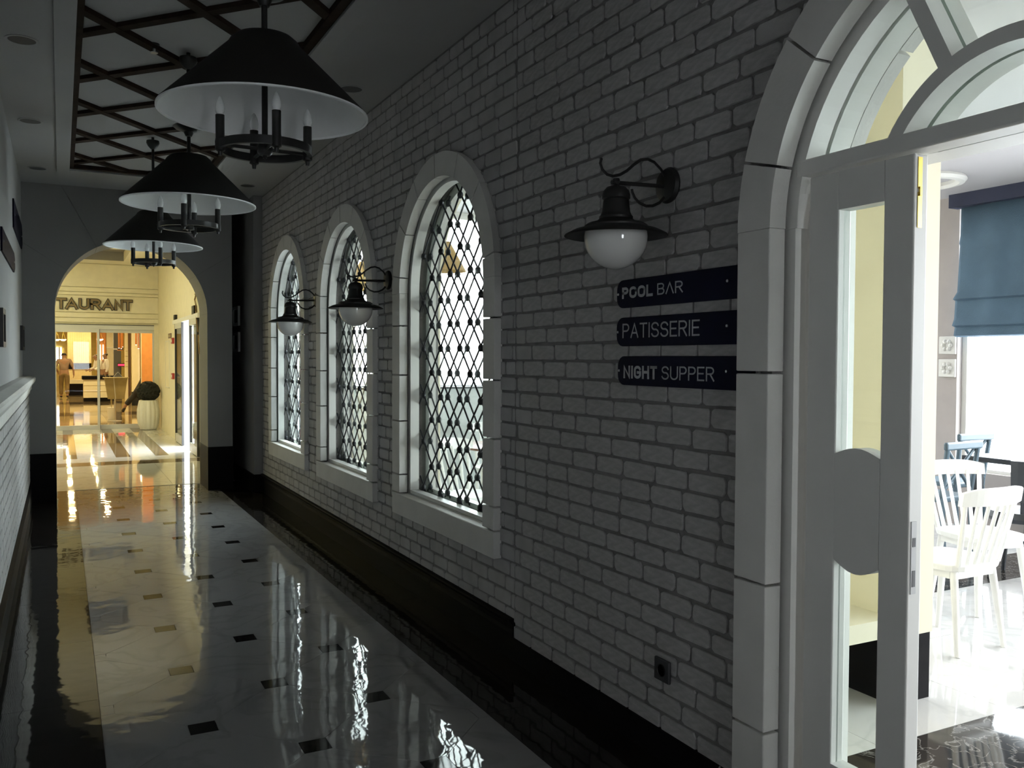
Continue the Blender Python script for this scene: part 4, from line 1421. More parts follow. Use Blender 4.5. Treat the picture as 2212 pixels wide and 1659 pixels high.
le = empty('menu_lectern', (1.11, 22.3, 0))
tag(le, 'tan tapered menu lectern on a thin post', 'lectern')
MB().hexa([(-0.15, 0, 0.52), (0.20, 0, 0.52), (0.20, 0.12, 0.52), (-0.15, 0.12, 0.52), (-0.22, 0, 1.0), (0.27, 0, 1.0), (0.27, 0.2, 1.0), (-0.22, 0.2, 1.0)]).build('tapered_box', 'lectern_wood', le)
MB().box(-0.25, 0.30, -0.03, 0.24, 1.0, 1.025).build('top', 'lectern_wood', le, bevel=0.005)
MB().tube([(0, 0.06, 0.02), (0, 0.06, 0.53)], 0.022, 12).build('post', 'steel', le, True)
MB().lathe([(0.0, 0.0), (0.16, 0.0), (0.16, 0.012), (0.03, 0.025), (0.0, 0.03)], 24, (0, 0.06, 0)).build('base', 'steel', le, True)
MB().hexa([(0.0, -0.01, 0.52), (0.02, -0.01, 0.52), (0.02, 0.0, 0.52), (0.0, 0.0, 0.52), (-0.03, -0.01, 1.0), (-0.015, -0.01, 1.0), (-0.015, 0.0, 1.0), (-0.03, 0.0, 1.0)]).build('bright_edge', 'aluminium', le)
st = empty('tabletop_sign', (1.17, 22.36, 1.025))
tag(st, 'small grey triangular stand on top of the tan lectern', 'sign stand')
MB().prism([(-0.10, 0, 0), (0.12, 0, 0), (0.01, 0, 0.13)], [(-0.10, 0.02, 0), (0.12, 0.02, 0), (0.01, 0.02, 0.13)]).build('board', 'steel', st)
MB().prism([(-0.08, -0.003, 0.008), (0.10, -0.003, 0.008), (0.01, -0.003, 0.115)], [(-0.08, 0, 0.008), (0.10, 0, 0.008), (0.01, 0, 0.115)]).build('card', 'grey_column', st)

co = empty('square_column', (1.78, 34.0, 0))
tag(co, 'dark grey square column behind the tan lectern', 'column')
MB().box(-0.12, 0.12, 0, 0.24, 0.12, 2.9).build('shaft', 'grey_column', co)
MB().box(-0.14, 0.14, -0.02, 0.26, 0.0, 0.12).build('base', 'black_granite', co)
MB().box(-0.125, 0.125, -0.004, 0.0, 1.75, 1.80).build('band', 'steel', co)
cr = empty('square_column', (1.83, 30.0, 0))
tag(cr, 'slim cream pillar with a dark strip beside it', 'column')
MB().box(-0.04, 0.045, 0, 0.2, 0.0, 2.9).build('shaft', 'rest_cream', cr)
MB().box(0.045, 0.125, 0, 0.2, 0.0, 2.9).build('dark_strip', 'brown', cr)
for k in range(4):
    bz = 1.2 + k * 0.16
    MB().lathe([(0.028, 0.0), (0.034, 0.004), (0.028, 0.008)], 12, (0.0, -0.01, bz)).build('ornament', 'lectern_wood', cr)
cr2 = empty('square_column', (2.05, 29.4, 0))
tag(cr2, 'broad cream pillar left of the orange screen', 'column')
MB().box(-0.10, 0.12, 0, 0.2, 0.42, 2.9).build('shaft', 'rest_cream', cr2)
MB().box(-0.11, 0.13, -0.01, 0.21, 0.0, 0.42).build('base', 'black_granite', cr2)
for i, (x, y, z0, z1, lb) in enumerate(((1.63, 30.2, 1.78, 2.9, 'leftmost hanging copper tube lamp of the cluster'), (1.69, 30.1, 1.76, 2.9, 'middle hanging copper tube lamp of the cluster'), (1.74, 30.3, 1.82, 2.9, 'third hanging copper tube lamp near the cream pillar'), (1.97, 28, 1.86, 2.9, 'copper tube lamp hanging before the broad cream pillar'), (2.00, 27.5, 1.75, 2.9, 'copper tube lamp hanging next to the orange screen'))):
    r_ = empty('tube_pendant', (x, y, z0))
    tag(r_, lb, 'pendant lamp', 'copper tube pendants')
    MB().tube([(0, 0, 0.0), (0, 0, 0.6)], 0.024, 10).build('tube', 'copper', r_, True)
    MB().tube([(0, 0, 0.6), (0, 0, 2.9 - z0)], 0.004, 6).build('cord', 'black_metal', r_)
    MB().lathe([(0.0, -0.012), (0.018, -0.006), (0.02, 0.0), (0.0, 0.0)], 10).build('light_tip', 'lamp_glow', r_, True)
bd = empty('brown_screen', (1.70, 31.0, 1.72))
tag(bd, 'dark brown hanging screen behind the copper tubes', 'screen')
MB().box(-0.07, 0.09, 0, 0.03, 0, 1.18).build('panel', 'brown', bd)
MB().box(-0.08, 0.10, -0.005, 0.035, -0.02, 0).build('bottom_bar', 'copper', bd)

oc = empty('orange_cabinet', (1.5, 40.0, 0))
tag(oc, 'orange lit cabinet behind the waiter', 'cabinet')
MB().box(-0.18, 0.17, 0.04, 0.4, 0, 2.75).build('body', 'orange', oc)
for x in (-0.12, 0.0, 0.10):
    MB().box(x, x + 0.03, 0.0, 0.04, 0.6, 2.3).build('upright', 'copper', oc)
MB().box(-0.08, -0.04, -0.01, 0.03, 1.2, 2.0).build('light_strip', 'lamp_glow', oc)
MB().box(0.04, 0.07, -0.01, 0.03, 1.2, 2.0).build('light_strip', 'lamp_glow', oc)
cw = empty('cream_panel', (1.84, 40.0, 0))
tag(cw, 'pale panel right of the orange cabinet', 'panel')
MB().box(-0.15, 0.16, 0, 0.2, 0.1, 2.7).build('board', 'rest_cream', cw)
MB().box(-0.16, 0.17, -0.01, 0.2, 0, 0.1).build('base', 'black_granite', cw)
ps = empty('metal_screen', (1.74, 38.0, 0))
tag(ps, 'screen of shiny metal poles beside the waiter', 'screen')
for i in range(6):
    x = -0.13 + i * 0.048
    MB().tube([(x, 0, 0), (x, 0, 1.85)], 0.009, 8).build('pole', 'steel', ps, True)
MB().box(-0.15, 0.13, -0.015, 0.015, 1.84, 1.87).build('rail', 'steel', ps)
MB().box(-0.15, 0.13, -0.02, 0.02, 0, 0.03).build('foot_rail', 'steel', ps)
rd = empty('led_display', (1.90, 33.8, 1.15))
tag(rd, 'glowing red led display near the grey column', 'display')
MB().box(-0.13, 0.10, 0, 0.03, 0, 0.13).build('housing', 'black_metal', rd)
MB().tube([(-0.02, 0.02, -1.15), (-0.02, 0.02, 0.01)], 0.015, 8).build('post', 'black_metal', rd)
for i in range(5):
    x = -0.11 + i * 0.042
    MB().box(x, x + 0.03, -0.005, 0.0, 0.035, 0.095).build('led_block', 'red_led', rd)
op = empty('orange_screen', (1.84, 23.0, 0))
tag(op, 'plain orange screen panel just inside the glass doors', 'screen')
MB().box(-0.10, 0.40, 0, 0.05, 0.05, 2.6).build('panel', 'orange', op)
MB().box(-0.115, -0.10, -0.004, 0.054, 0.0, 2.6).build('bright_edge', 'rest_cream', op)
MB().box(-0.10, 0.40, -0.01, 0.06, 0.0, 0.05).build('foot', 'brown', op)
wn = empty('window_4', (-0.2, 49.75, 1.15))
tag(wn, 'bright daylit window at the far end of the restaurant', 'window', kind='structure')
M['daylight_pane'] = mat('daylight_pane', (0.9, 0.9, 0.9), 0.5, emit=(0.9, 0.97, 1.0), estr=1.6)
MB().box(-0.25, 0.10, 0.0, 0.02, 0.0, 0.8).build('pane', 'daylight_pane', wn)
MB().box(0.16, 0.24, 0.0, 0.02, 0.1, 0.8).build('pane', 'daylight_pane', wn)
for a, b in ((-0.28, -0.25), (0.10, 0.16), (0.24, 0.27)):
    MB().box(a, b, -0.03, 0.02, -0.03, 0.83).build('frame_bar', 'rest_cream', wn)
for (x, y, z, lb) in ((-0.14, 40, 2.2, 'glowing white bowl lamp over the khaki man'), (0.09, 40, 2.2, 'second glowing bowl lamp beside the ribbed partition'), (1.30, 36, 2.16, 'glowing bowl lamp above the waiter')):
    r_ = empty('bowl_lamp', (x, y, z))
    tag(r_, lb, 'ceiling lamp', 'glowing bowl lamps')
    MB().lathe([(0.0, -0.07), (0.06, -0.06), (0.10, -0.03), (0.115, 0.0), (0.0, 0.0)], 24).build('bowl', 'lamp_glow', r_, True)
    for k in range(3):
        a = 2 * PI * k / 3
        MB().tube([(0.09 * math.cos(a), 0.09 * math.sin(a), 0), (0, 0, 0.3)], 0.005, 6).build('chain', 'brass', r_)
    MB().tube([(0, 0, 0.3), (0, 0, 2.9 - z)], 0.006, 6).build('stem', 'brass', r_)
tp = empty('potted_plant', (1.06, 22.9, 0.0))
tag(tp, 'small sprig plant behind the tan lectern', 'plant')
MB().lathe([(0.0, 0.0), (0.08, 0.0), (0.10, 0.3), (0.09, 0.3), (0.0, 0.28)], 16).build('pot', 'ceramic', tp, True)
for k in range(7):
    a = 2 * PI * k / 7
    MB().tube([(0, 0, 0.28), (0.05 * math.cos(a), 0.05 * math.sin(a), 0.8), (0.16 * math.cos(a), 0.16 * math.sin(a), 1.12)], [0.006, 0.005, 0.002], 5).build('stalk', 'lectern_wood', tp)
DLR = MB().lathe([(0.075, 0.0), (0.10, 0.0), (0.098, -0.010), (0.075, -0.010), (0.075, 0.0)], 16, close=False).mesh('trim_ring', 'white_paint', True)
DLF = MB().lathe([(0.0, -0.004), (0.075, -0.004), (0.075, 0.0), (0.0, 0.0)], 16).mesh('lamp_face', 'warm_glow')
for (x, y) in REST_LAMPS:
    r_ = empty('restaurant_downlight', (x, y, 2.9))
    tag(r_, 'small lit downlight in the cream restaurant ceiling', 'downlight', 'restaurant ceiling downlights')
    inst(DLR, 'trim_ring', r_)
    inst(DLF, 'lamp_face', r_)


# ------------------------------------------------------------------ people


def skin_obj(name, J, E, material, parent=None, root=None):
    names = list(J)
    idx = {n: i for i, n in enumerate(names)}
    me = bpy.data.meshes.new(name)
    me.from_pydata([J[n][0] for n in names], [(idx[a], idx[b]) for a, b in E], [])
    me.materials.append(M[material])
    o = bpy.data.objects.new(name, me)
    C.objects.link(o)
    if parent is not None:
        o.parent = parent
    sk = o.modifiers.new('skin', 'SKIN')
    sk.use_smooth_shade = True
    ss = o.modifiers.new('smooth', 'SUBSURF')
    ss.levels = ss.render_levels = 2
    for n in names:
        v = me.skin_vertices[0].data[idx[n]]
        r = J[n][1]
        v.radius = r if isinstance(r, tuple) else (r, r)
        v.use_root = (n == (root or names[0]))
    return o


def person(loc, rz, P, mats, label, cat='person', hair_long=False):
    """P: joint positions in metres, facing -y; mats: shirt, trousers"""
    J = {'pelvis': (P['pelvis'], (0.15, 0.11)), 'waist': (P['waist'], (0.135, 0.10)), 'chest': (P['chest'], (0.165, 0.115)), 'neck': (P['neck'], 0.055), 'jaw': (P['jaw'], (0.065, 0.075)), 'head': (P['head'], (0.078, 0.095)), 'crown': (P['crown'], (0.05, 0.06))}
    E = [('pelvis', 'waist'), ('waist', 'chest'), ('chest', 'neck'), ('neck', 'jaw'), ('jaw', 'head'), ('head', 'crown')]
    for s_ in ('l', 'r'):
        for n, r in (('hip', 0.095), ('knee', 0.06), ('ankle', 0.042), ('toe', 0.035)):
            J[s_ + n] = (P[s_ + n], r)
        for n, r in (('sho', 0.062), ('elb', 0.042), ('wri', 0.028)):
            J[s_ + n] = (P[s_ + n], r)
        E += [('pelvis', s_ + 'hip'), (s_ + 'hip', s_ + 'knee'), (s_ + 'knee', s_ + 'ankle'), (s_ + 'ankle', s_ + 'toe'), ('chest', s_ + 'sho'), (s_ + 'sho', s_ + 'elb'), (s_ + 'elb', s_ + 'wri')]
        w = Vector(P[s_ + 'wri'])
        d = (w - Vector(P[s_ + 'elb'])).normalized()
        side = Vector((0, 1, 0)) - d * d.y
        side = side.normalized() if side.length > 0.1 else Vector((1, 0, 0))
        inw = d.cross(side)
        palm = w + d * 0.07
        J[s_ + 'palm'] = (tuple(palm), (0.036, 0.018))
        E.append((s_ + 'wri', s_ + 'palm'))
        for q, (off, ln) in enumerate(((-0.03, 0.065), (-0.01, 0.078), (0.012, 0.074), (0.031, 0.058))):
            a = palm + side * off + d * 0.03
            b = a + d * ln * 0.6 + inw * 0.012
            c_ = b + d * ln * 0.4 + inw * 0.022
            J[f'{s_}f{q}a'] = (tuple(a), 0.009)
            J[f'{s_}f{q}b'] = (tuple(b), 0.0085)
            J[f'{s_}f{q}c'] = (tuple(c_), 0.007)
            E += [(s_ + 'palm', f'{s_}f{q}a'), (f'{s_}f{q}a', f'{s_}f{q}b'), (f'{s_}f{q}b', f'{s_}f{q}c')]
        a = w + d * 0.035 - side * 0.035
        J[s_ + 'ta'] = (tuple(a), 0.011)
        J[s_ + 'tb'] = (tuple(a + d * 0.045 - side * 0.018), 0.009)
        E += [(s_ + 'wri', s_ + 'ta'), (s_ + 'ta', s_ + 'tb')]
    body = skin_obj('person', J, E, 'skin')
    body.location = loc
    body.rotation_euler = (0, 0, rz)
    tag(body, label, cat)
    L = lambda n, t, m_: tuple(Vector(P[n]).lerp(Vector(P[m_]), t))
    # shirt
    S = {'w': (L('pelvis', 0.35, 'waist'), (0.163, 0.122)), 'm': (P['waist'], (0.150, 0.115)), 'c': (P['chest'], (0.182, 0.13)), 'n': (L('chest', 0.62, 'neck'), 0.075)}
    SE = [('w', 'm'), ('m', 'c'), ('c', 'n')]
    for s_ in ('l', 'r'):
        S[s_ + 's'] = (P[s_ + 'sho'], 0.075)
        S[s_ + 'e'] = (P[s_ + 'elb'], 0.055)
        SE += [('c', s_ + 's'), (s_ + 's', s_ + 'e')]
        if mats.get('long'):
            S[s_ + 'w'] = (L(s_ + 'elb', 0.92, s_ + 'wri'), 0.043)
            SE.append((s_ + 'e', s_ + 'w'))
    skin_obj('shirt', S, SE, mats['shirt'], body, 'w')
    T = {'p': (L('pelvis', 0.45, 'waist'), (0.158, 0.118)), 'q': (P['pelvis'], (0.165, 0.125))}
    TE = [('p', 'q')]
    for s_ in ('l', 'r'):
        T[s_ + 'h'] = (P[s_ + 'hip'], 0.105)
        T[s_ + 'k'] = (P[s_ + 'knee'], 0.078)
        T[s_ + 'a'] = (L(s_ + 'knee', 0.93, s_ + 'ankle'), 0.066)
        TE += [('q', s_ + 'h'), (s_ + 'h', s_ + 'k'), (s_ + 'k', s_ + 'a')]
    skin_obj('trousers', T, TE, mats['trousers'], body, 'q')
    for s_ in ('l', 'r'):
        an, to = Vector(P[s_ + 'ankle']), Vector(P[s_ + 'toe'])
        d = (to - an)
        heel = an + Vector((0, 0, -0.045)) - d * 0.15
        skin_obj('shoe', {'a': (tuple(heel), 0.045), 'b': (tuple(an.lerp(to, 0.55)), (0.05, 0.04)), 'c': (tuple(to), 0.04)}, [('a', 'b'), ('b', 'c')], 'leather', body)
    hd, cr_ = Vector(P['head']), Vector(P['crown'])
    back = Vector((0, 0.028, 0.0))
    skin_obj('hair', {'a': (tuple(hd + back + Vector((0, 0.02, -0.03))), (0.075, 0.07)), 'b': (tuple(hd + back + Vector((0, 0, 0.04))), (0.088, 0.085)), 'c': (tuple(cr_ + Vector((0, 0.015, 0.012))), (0.06, 0.06))}, [('a', 'b'), ('b', 'c')], 'hair', body)
    # face: eyes, nose, mouth, ears
    for s_ in (-1, 1):
        MB().lathe([(0.0, -0.012), (0.009, -0.007), (0.012, 0.0), (0.009, 0.007), (0.0, 0.012)], 10, (hd.x + s_ * 0.032, hd.y - 0.088, hd.z + 0.005)).build('eye', 'white_cloth', body, True)
        MB().lathe([(0.0, -0.03), (0.012, -0.02), (0.018, 0.0), (0.014, 0.022), (0.0, 0.03)], 10, (hd.x + s_ * 0.08, hd.y + 0.005, hd.z - 0.005)).build('ear', 'skin', body, True)
    MB().hexa([(hd.x - 0.016, hd.y - 0.085, hd.z - 0.04), (hd.x + 0.016, hd.y - 0.085, hd.z - 0.04), (hd.x + 0.012, hd.y - 0.112, hd.z - 0.035), (hd.x - 0.012, hd.y - 0.112, hd.z - 0.035), (hd.x - 0.006, hd.y - 0.085, hd.z + 0.01), (hd.x + 0.006, hd.y - 0.085, hd.z + 0.01), (hd.x + 0.004, hd.y - 0.094, hd.z + 0.01), (hd.x - 0.004, hd.y - 0.094, hd.z + 0.01)]).build('nose', 'skin', body)
    MB().box(hd.x - 0.025, hd.x + 0.025, hd.y - 0.092, hd.y - 0.075, hd.z - 0.072, hd.z - 0.062).build('mouth', 'red_fabric', body)
    return body


BASE = {'pelvis': (0, 0, 0.92), 'waist': (0, 0, 1.06), 'chest': (0, 0, 1.27), 'neck': (0, 0.0, 1.43), 'jaw': (0, -0.015, 1.49), 'head': (0, -0.01, 1.56), 'crown': (0, 0.0, 1.62),
        'lhip': (0.09, 0, 0.86), 'lknee': (0.10, -0.02, 0.47), 'lankle': (0.10, 0.02, 0.085), 'ltoe': (0.12, -0.14, 0.04),
        'rhip': (-0.09, 0, 0.86), 'rknee': (-0.10, -0.02, 0.47), 'rankle': (-0.10, 0.02, 0.085), 'rtoe': (-0.12, -0.14, 0.04),
        'lsho': (0.19, 0.0, 1.36), 'lelb': (0.26, 0.03, 1.10), 'lwri': (0.27, -0.05, 0.88),
        'rsho': (-0.19, 0.0, 1.36), 'relb': (-0.26, 0.03, 1.10), 'rwri': (-0.27, -0.05, 0.88)}


def pose(**k):
    d = dict(BASE)
    d.update(k)
    return d


# man in khaki walking away (his back to the viewer)
person((0.10, 35.6, 0.0), PI, pose(lankle=(0.10, -0.10, 0.085), ltoe=(0.12, -0.26, 0.04), lknee=(0.10, -0.10, 0.47), rankle=(-0.10, 0.12, 0.10), rtoe=(-0.11, -0.03, 0.04), rknee=(-0.10, -0.02, 0.48),
                                   rwri=(-0.31, -0.03, 0.90), relb=(-0.30, 0.02, 1.10), lelb=(0.28, 0.02, 1.12), lwri=(0.22, -0.12, 0.98)), {'shirt': 'khaki', 'trousers': 'khaki_dark'}, 'person in khaki shirt and trousers walking away inside the restaurant')
# waiter in white shirt and black apron, seen from the side
person((1.32, 36.3, 0.0), -PI / 2 + 0.35, pose(waist=(0, -0.03, 1.05), chest=(0, -0.08, 1.25), neck=(0, -0.13, 1.41), jaw=(0, -0.17, 1.46), head=(0, -0.17, 1.52), crown=(0, -0.16, 1.58),
       lsho=(0.18, -0.09, 1.34), rsho=(-0.18, -0.09, 1.34), lelb=(0.22, -0.14, 1.08), lwri=(0.20, -0.34, 1.02), relb=(-0.22, -0.14, 1.08), rwri=(-0.20, -0.34, 1.02)), {'shirt': 'white_cloth', 'trousers': 'black_cloth', 'long': True}, 'person in white shirt and black trousers standing behind the counter')
person((1.52, 37.2, 0.0), -PI / 2 + 0.2, pose(), {'shirt': 'white_cloth', 'trousers': 'black_cloth', 'long': True}, 'second person in white shirt partly hidden behind the first one')
# person in black striding to the right behind the orange screen
person((1.80, 23.6, 0.0), PI / 2, pose(pelvis=(0, -0.05, 0.95), waist=(0, -0.09, 1.09), chest=(0, -0.14, 1.30), neck=(0, -0.17, 1.46), jaw=(0, -0.19, 1.52), head=(0, -0.19, 1.59), crown=(0, -0.18, 1.65),
       lhip=(0.08, -0.04, 0.88), lknee=(0.08, 0.17, 0.56), lankle=(0.08, 0.40, 0.28), ltoe=(0.08, 0.46, 0.12),
       rhip=(-0.08, -0.04, 0.88), rknee=(-0.08, -0.06, 0.47), rankle=(-0.08, 0.04, 0.085), rtoe=(-0.08, -0.13, 0.04),
       lsho=(0.19, -0.14, 1.39), rsho=(-0.19, -0.14, 1.39), lelb=(0.22, -0.20, 1.12), lwri=(0.2, -0.40, 1.0), relb=(-0.22, -0.20, 1.12), rwri=(-0.2, -0.40, 1.0)), {'shirt': 'black_cloth', 'trousers': 'black_cloth', 'long': True}, 'person in black striding off behind the orange screen')

# ------------------------------------------------------------------ dining room: shell
XD, YD, ZD = 7.3, 8.25, 3.0
wd = MB()
wd.box(XD, XD + 0.2, 5.27, 8.35, 0, 3.3)
wd.box(XD, XD + 0.2, 2.0, 5.27, 0, 0.5)
wd.box(XD, XD + 0.2, -3.0, 2.0, 0, 0.06)
wd.box(XD, XD + 0.2, -3.0, 5.27, 2.9, 3.3)
wd.box(XD, XD + 0.2, -3.0, -2.85, 0.5, 2.9)
w_ = wd.build('wall_dining_side', 'taupe_wall')
tag(w_, 'taupe dining room wall with the blue blind window', 'wall', kind='structure')
w_ = MB().box(2.24, 7.5, -3.2, -3.0, 0, 3.3).build('wall_dining_back', 'taupe_wall')
tag(w_, 'taupe dining room wall behind the door', 'wall', kind='structure')
w_ = MB().box(2.24, 7.5, -3.2, 8.35, ZD, 3.3).build('ceiling_dining_room', 'dining_ceiling')
tag(w_, 'white dining room ceiling', 'ceiling', kind='structure')
# glazed end wall: posts and a low rail
ge = empty('window_5', (4.8, YD + 0.05, 0))
tag(ge, 'white framed glazed end of the dining room seen through the lattice', 'window', kind='structure')
for x in (-2.45, -0.6, 1.05, 2.42):
    MB().box(x - 0.035, x + 0.035, 0, 0.08, 0, 3.0).build('mullion', 'white_paint', ge)
MB().box(-2.5, 2.5, 0, 0.08, 2.93, 3.0).build('head_rail', 'white_paint', ge)
MB().box(-2.5, 2.5, -0.06, 0.1, 0, 1.19).build('dado', 'dado_grey', ge)
MB().box(-2.5, 2.5, -0.075, 0.1, 1.19, 1.21).build('dado_cap', 'iron', ge)
for a, b in ((-2.41, -0.64), (-0.56, 1.01), (1.09, 2.38)):
    MB().box(a, b, 0.037, 0.043, 1.21, 2.93).build('pane', 'glass_door', ge)
# side window under the blind; bays out of view enlarged for more daylight
sw = empty('window_6', (XD + 0.1, 2.0, 0.5))
tag(sw, 'overexposed dining room window below the blue blind', 'window', kind='structure')
for y in (-4.85, -3.3, -1.65, 0.0, 1.65, 3.22):
    MB().box(-0.03, 0.03, y, y + 0.05, 0 if y > 0 else -0.44, 2.4).build('mullion', 'white_paint', sw)
MB().box(-0.05, 0.05, 0.0, 3.27, -0.03, 0.03).build('sill', 'white_paint', sw)
for y in (-4.8, -3.25, -1.6, 0.05, 1.70):
    MB().box(-0.003, 0.003, y, y + 1.5, 0.03 if y > 0 else -0.44, 2.4).build('pane', 'glass_door', sw)

# blue roman blind and pelmet
bl = empty('roman_blind', (XD - 0.05, 4.4, 1.7))
tag(bl, 'blue grey fabric roman blind with a navy pelmet', 'blind')
MB().box(-0.08, 0.05, -0.87, 0.89, 1.18, 1.30).build('pelmet', 'pelmet_navy', bl)
mb = MB()
sec = [(0.0, 1.2), (-0.005, 0.93), (-0.02, 0.86), (-0.01, 0.84), (-0.035, 0.42), (-0.055, 0.36), (-0.02, 0.345), (-0.03, 0.18), (-0.06, 0.12), (-0.02, 0.105), (-0.035, 0.03), (0.0, 0.02)]
ys = [-0.85 + 1.67 * i / 60 for i in range(61)]
for y in ys:
    for (x, z) in sec:
        wv_ = 0.008 * math.sin(y * 9.0) + 0.004 * math.sin(y * 23.0)
        mb.v.append((x + wv_, y + (0.03 if z < 0.4 else 0.0) * (1 if y > 0.7 else 0), z))
k = len(sec)
for i in range(60):
    for j in range(k - 1):
        mb.f.append((i * k + j, (i + 1) * k + j, (i + 1) * k + j + 1, i * k + j + 1))
bo = mb.build('fabric', 'blind_blue', bl, True)
md = bo.modifiers.new('thick', 'SOLIDIFY')
md.thickness = 0.006
for i, (z, lb) in enumerate(((1.56, 'upper carved relief tile on the taupe wall beside the blind'), (1.35, 'lower carved relief tile on the taupe wall beside the blind'))):
    r_ = empty('relief_tile', (XD - 0.002, 5.36, z))
    tag(r_, lb, 'wall tile', 'carved wall tiles')
    MB().box(-0.02, 0, -0.085, 0.085, 0, 0.165).build('slab', 'stone', r_, bevel=0.006)
    for k in range(6):
        a = 2 * PI * k / 6
        pm = MB().lathe([(0.0, 0.0), (0.022, 0.004), (0.016, 0.012), (0.0, 0.016)], 10)
        pm.v = [(-0.02 - c_, 0.038 * math.cos(a) + x, 0.082 + 0.038 * math.sin(a) + y) for x, y, c_ in pm.v]
        pm.build('petal', 'stone', r_, True)
rg = MB().lathe([(0.26, 0.0), (0.34, 0.0), (0.35, -0.02), (0.33, -0.045), (0.29, -0.05), (0.26, -0.03), (0.26, 0.0)], 48, (0, 0, 0), close=False).build('ceiling_ring', 'white_paint', None, True)
rg.location = (6.35, 4.95, ZD)
tag(rg, 'round white plaster ring on the dining room ceiling', 'ceiling ring', kind='structure')

# pier behind the door leaf, with plinth and ledge
pi_ = empty('wall_dining_pier', (3.315, 2.58, 0))
tag(pi_, 'cream free-standing pier with black base behind the door leaf', 'wall', kind='structure')
MB().box(-0.125, 0.125, 0, 1.25, 0.295, 3.0).build('shaft', 'cream_wall', pi_)
MB().box(-0.115, 0.115, 0.004, 1.245, 0, 0.295).build('plinth', 'black_granite', pi_)
MB().box(-0.75, -0.125, 0, 1.25, 0.306, 0.388).build('ledge', 'cream_wall', pi_)
MB().box(-0.75, -0.60, 0.5, 1.2, 0.0, 0.306).build('ledge_support', 'black_granite', pi_)

# ------------------------------------------------------------------ dining chairs and tables


def make_chair():
    """white spindle back chair facing +y, back at -y"""
    r_ = empty('spindle_chair', (0, 0, 0))
    pts = []
    for i in range(28):
        a = 2 * PI * i / 28
        c_, s_ = math.cos(a), math.sin(a)
        e = 0.55
        pts.append((0.215 * math.copysign(abs(c_) ** e, c_), 0.205 * math.copysign(abs(s_) ** e, s_)))
    MB().prism([(x * 0.96, y * 0.96, 0.425) for x, y in pts], [(x, y, 0.46) for x, y in pts]).build('seat', 'chair_white', r_, bevel=0.006)
    for (sx, sy) in ((-1, -1), (1, -1), (-1, 1), (1, 1)):
        MB().tube([(sx * 0.15, sy * 0.14, 0.43), (sx * 0.185, sy * 0.195, 0.0)], [0.021, 0.015], 10).build('leg', 'chair_white', r_, True)
    for sx in (-1, 1):
        MB().box(sx * 0.16 - 0.01, sx * 0.16 + 0.01, -0.13, 0.13, 0.385, 0.425).build('apron', 'chair_white', r_)
    for sy in (-1, 1):
        MB().box(-0.14, 0.14, sy * 0.15 - 0.01, sy * 0.15 + 0.01, 0.385, 0.425).build('apron', 'chair_white', r_)
    top_pt = lambda t_: (0.225 * t_, -0.235 - 0.055 * (1 - t_ * t_) , 0.80)
    for i in range(7):
        t_ = -0.9 + 1.8 * i / 6
        r0 = 0.012 if 0 < i < 6 else 0.016
        MB().tube([(0.175 * t_, -0.165 - 0.02 * (1 - t_ * t_), 0.455), (top_pt(t_)[0], top_pt(t_)[1] + 0.01, 0.80)], [r0, r0 * 0.8], 8).build('spindle', 'chair_white', r_, True)
    a, b = [], []
    mb = MB()
    n = 14
    for i in range(n):
        for (ta, tb) in ((-1.05 + 2.1 * i / n, -1.05 + 2.1 * (i + 1) / n),):
            p, q = top_pt(ta), top_pt(tb)
            za = 0.865 - 0.02 * abs(ta) ** 4
            zb = 0.865 - 0.02 * abs(tb) ** 4
            mb.hexa([(p[0], p[1] - 0.012, 0.775), (q[0], q[1] - 0.012, 0.775), (q[0], q[1] + 0.012, 0.775), (p[0], p[1] + 0.012, 0.775), (p[0], p[1] - 0.022, za), (q[0], q[1] - 0.022, zb), (q[0], q[1] + 0.002, zb), (p[0], p[1] + 0.002, za)])
    weld(mb.build('top_rail', 'chair_white', r_))
    return r_


ch = make_chair()
CH = [(4.20, 3.06, 0.0, 'white spindle chair just behind the open door'), (4.98, 3.42, PI * 0.93, 'white spindle chair on the far side of the small table'), (2.78, 6.15, PI + 0.25, 'white spindle chair glimpsed low through the largest lattice window'), (3.75, 7.6, PI - 0.3, 'white spindle chair behind the brown edged table outside the lattice')]
for i, (x, y, rz, lb) in enumerate(CH):
    o = ch if i == 0 else copy_tree(ch)
    o.location = (x, y, 0)
    o.rotation_euler = (0, 0, rz)
    tag(o, lb, 'chair', 'white spindle chairs')


def round_table(x, y, r, lb, top_m='chair_white'):
    t_ = empty('round_table', (x, y, 0))
    tag(t_, lb, 'table')
    MB().lathe([(0.0, 0.715), (r - 0.02, 0.715), (r, 0.722), (r, 0.737), (r - 0.01, 0.745), (0.0, 0.745)], 48).build('tabletop', top_m, t_, True)
    MB().lathe([(0.0, 0.0), (0.2, 0.0), (0.2, 0.015), (0.05, 0.04), (0.028, 0.08), (0.028, 0.68), (0.06, 0.715), (0.0, 0.715)], 24).build('pedestal', 'chair_white', t_, True)
    return t_


round_table(4.18, 3.72, 0.42, 'small round table with pale top between the white chairs')
round_table(3.5, 6.85, 0.42, 'brown topped round table seen through the largest lattice window', 'table_brown')


def dark_table(x, y, rz, lb):
    t_ = empty('rectangular_table', (x, y, 0), rz)
    tag(t_, lb, 'table', 'dark dining tables')
    MB().box(-0.4, 0.4, -0.6, 0.6, 0.71, 0.75).build('tabletop', 'dark_chair', t_, bevel=0.006)
    for sy in (-1, 1):
        yb = sy * 0.5
        mb = MB()
        for sx in (-1, 1):
            MB().box(sx * 0.34 - 0.03, sx * 0.34 + 0.03, yb - 0.03, yb + 0.03, 0, 0.71).build('leg', 'dark_chair', t_)
        MB().box(-0.31, 0.31, yb - 0.025, yb + 0.025, 0.0, 0.05).build('foot_bar', 'dark_chair', t_)
    return t_


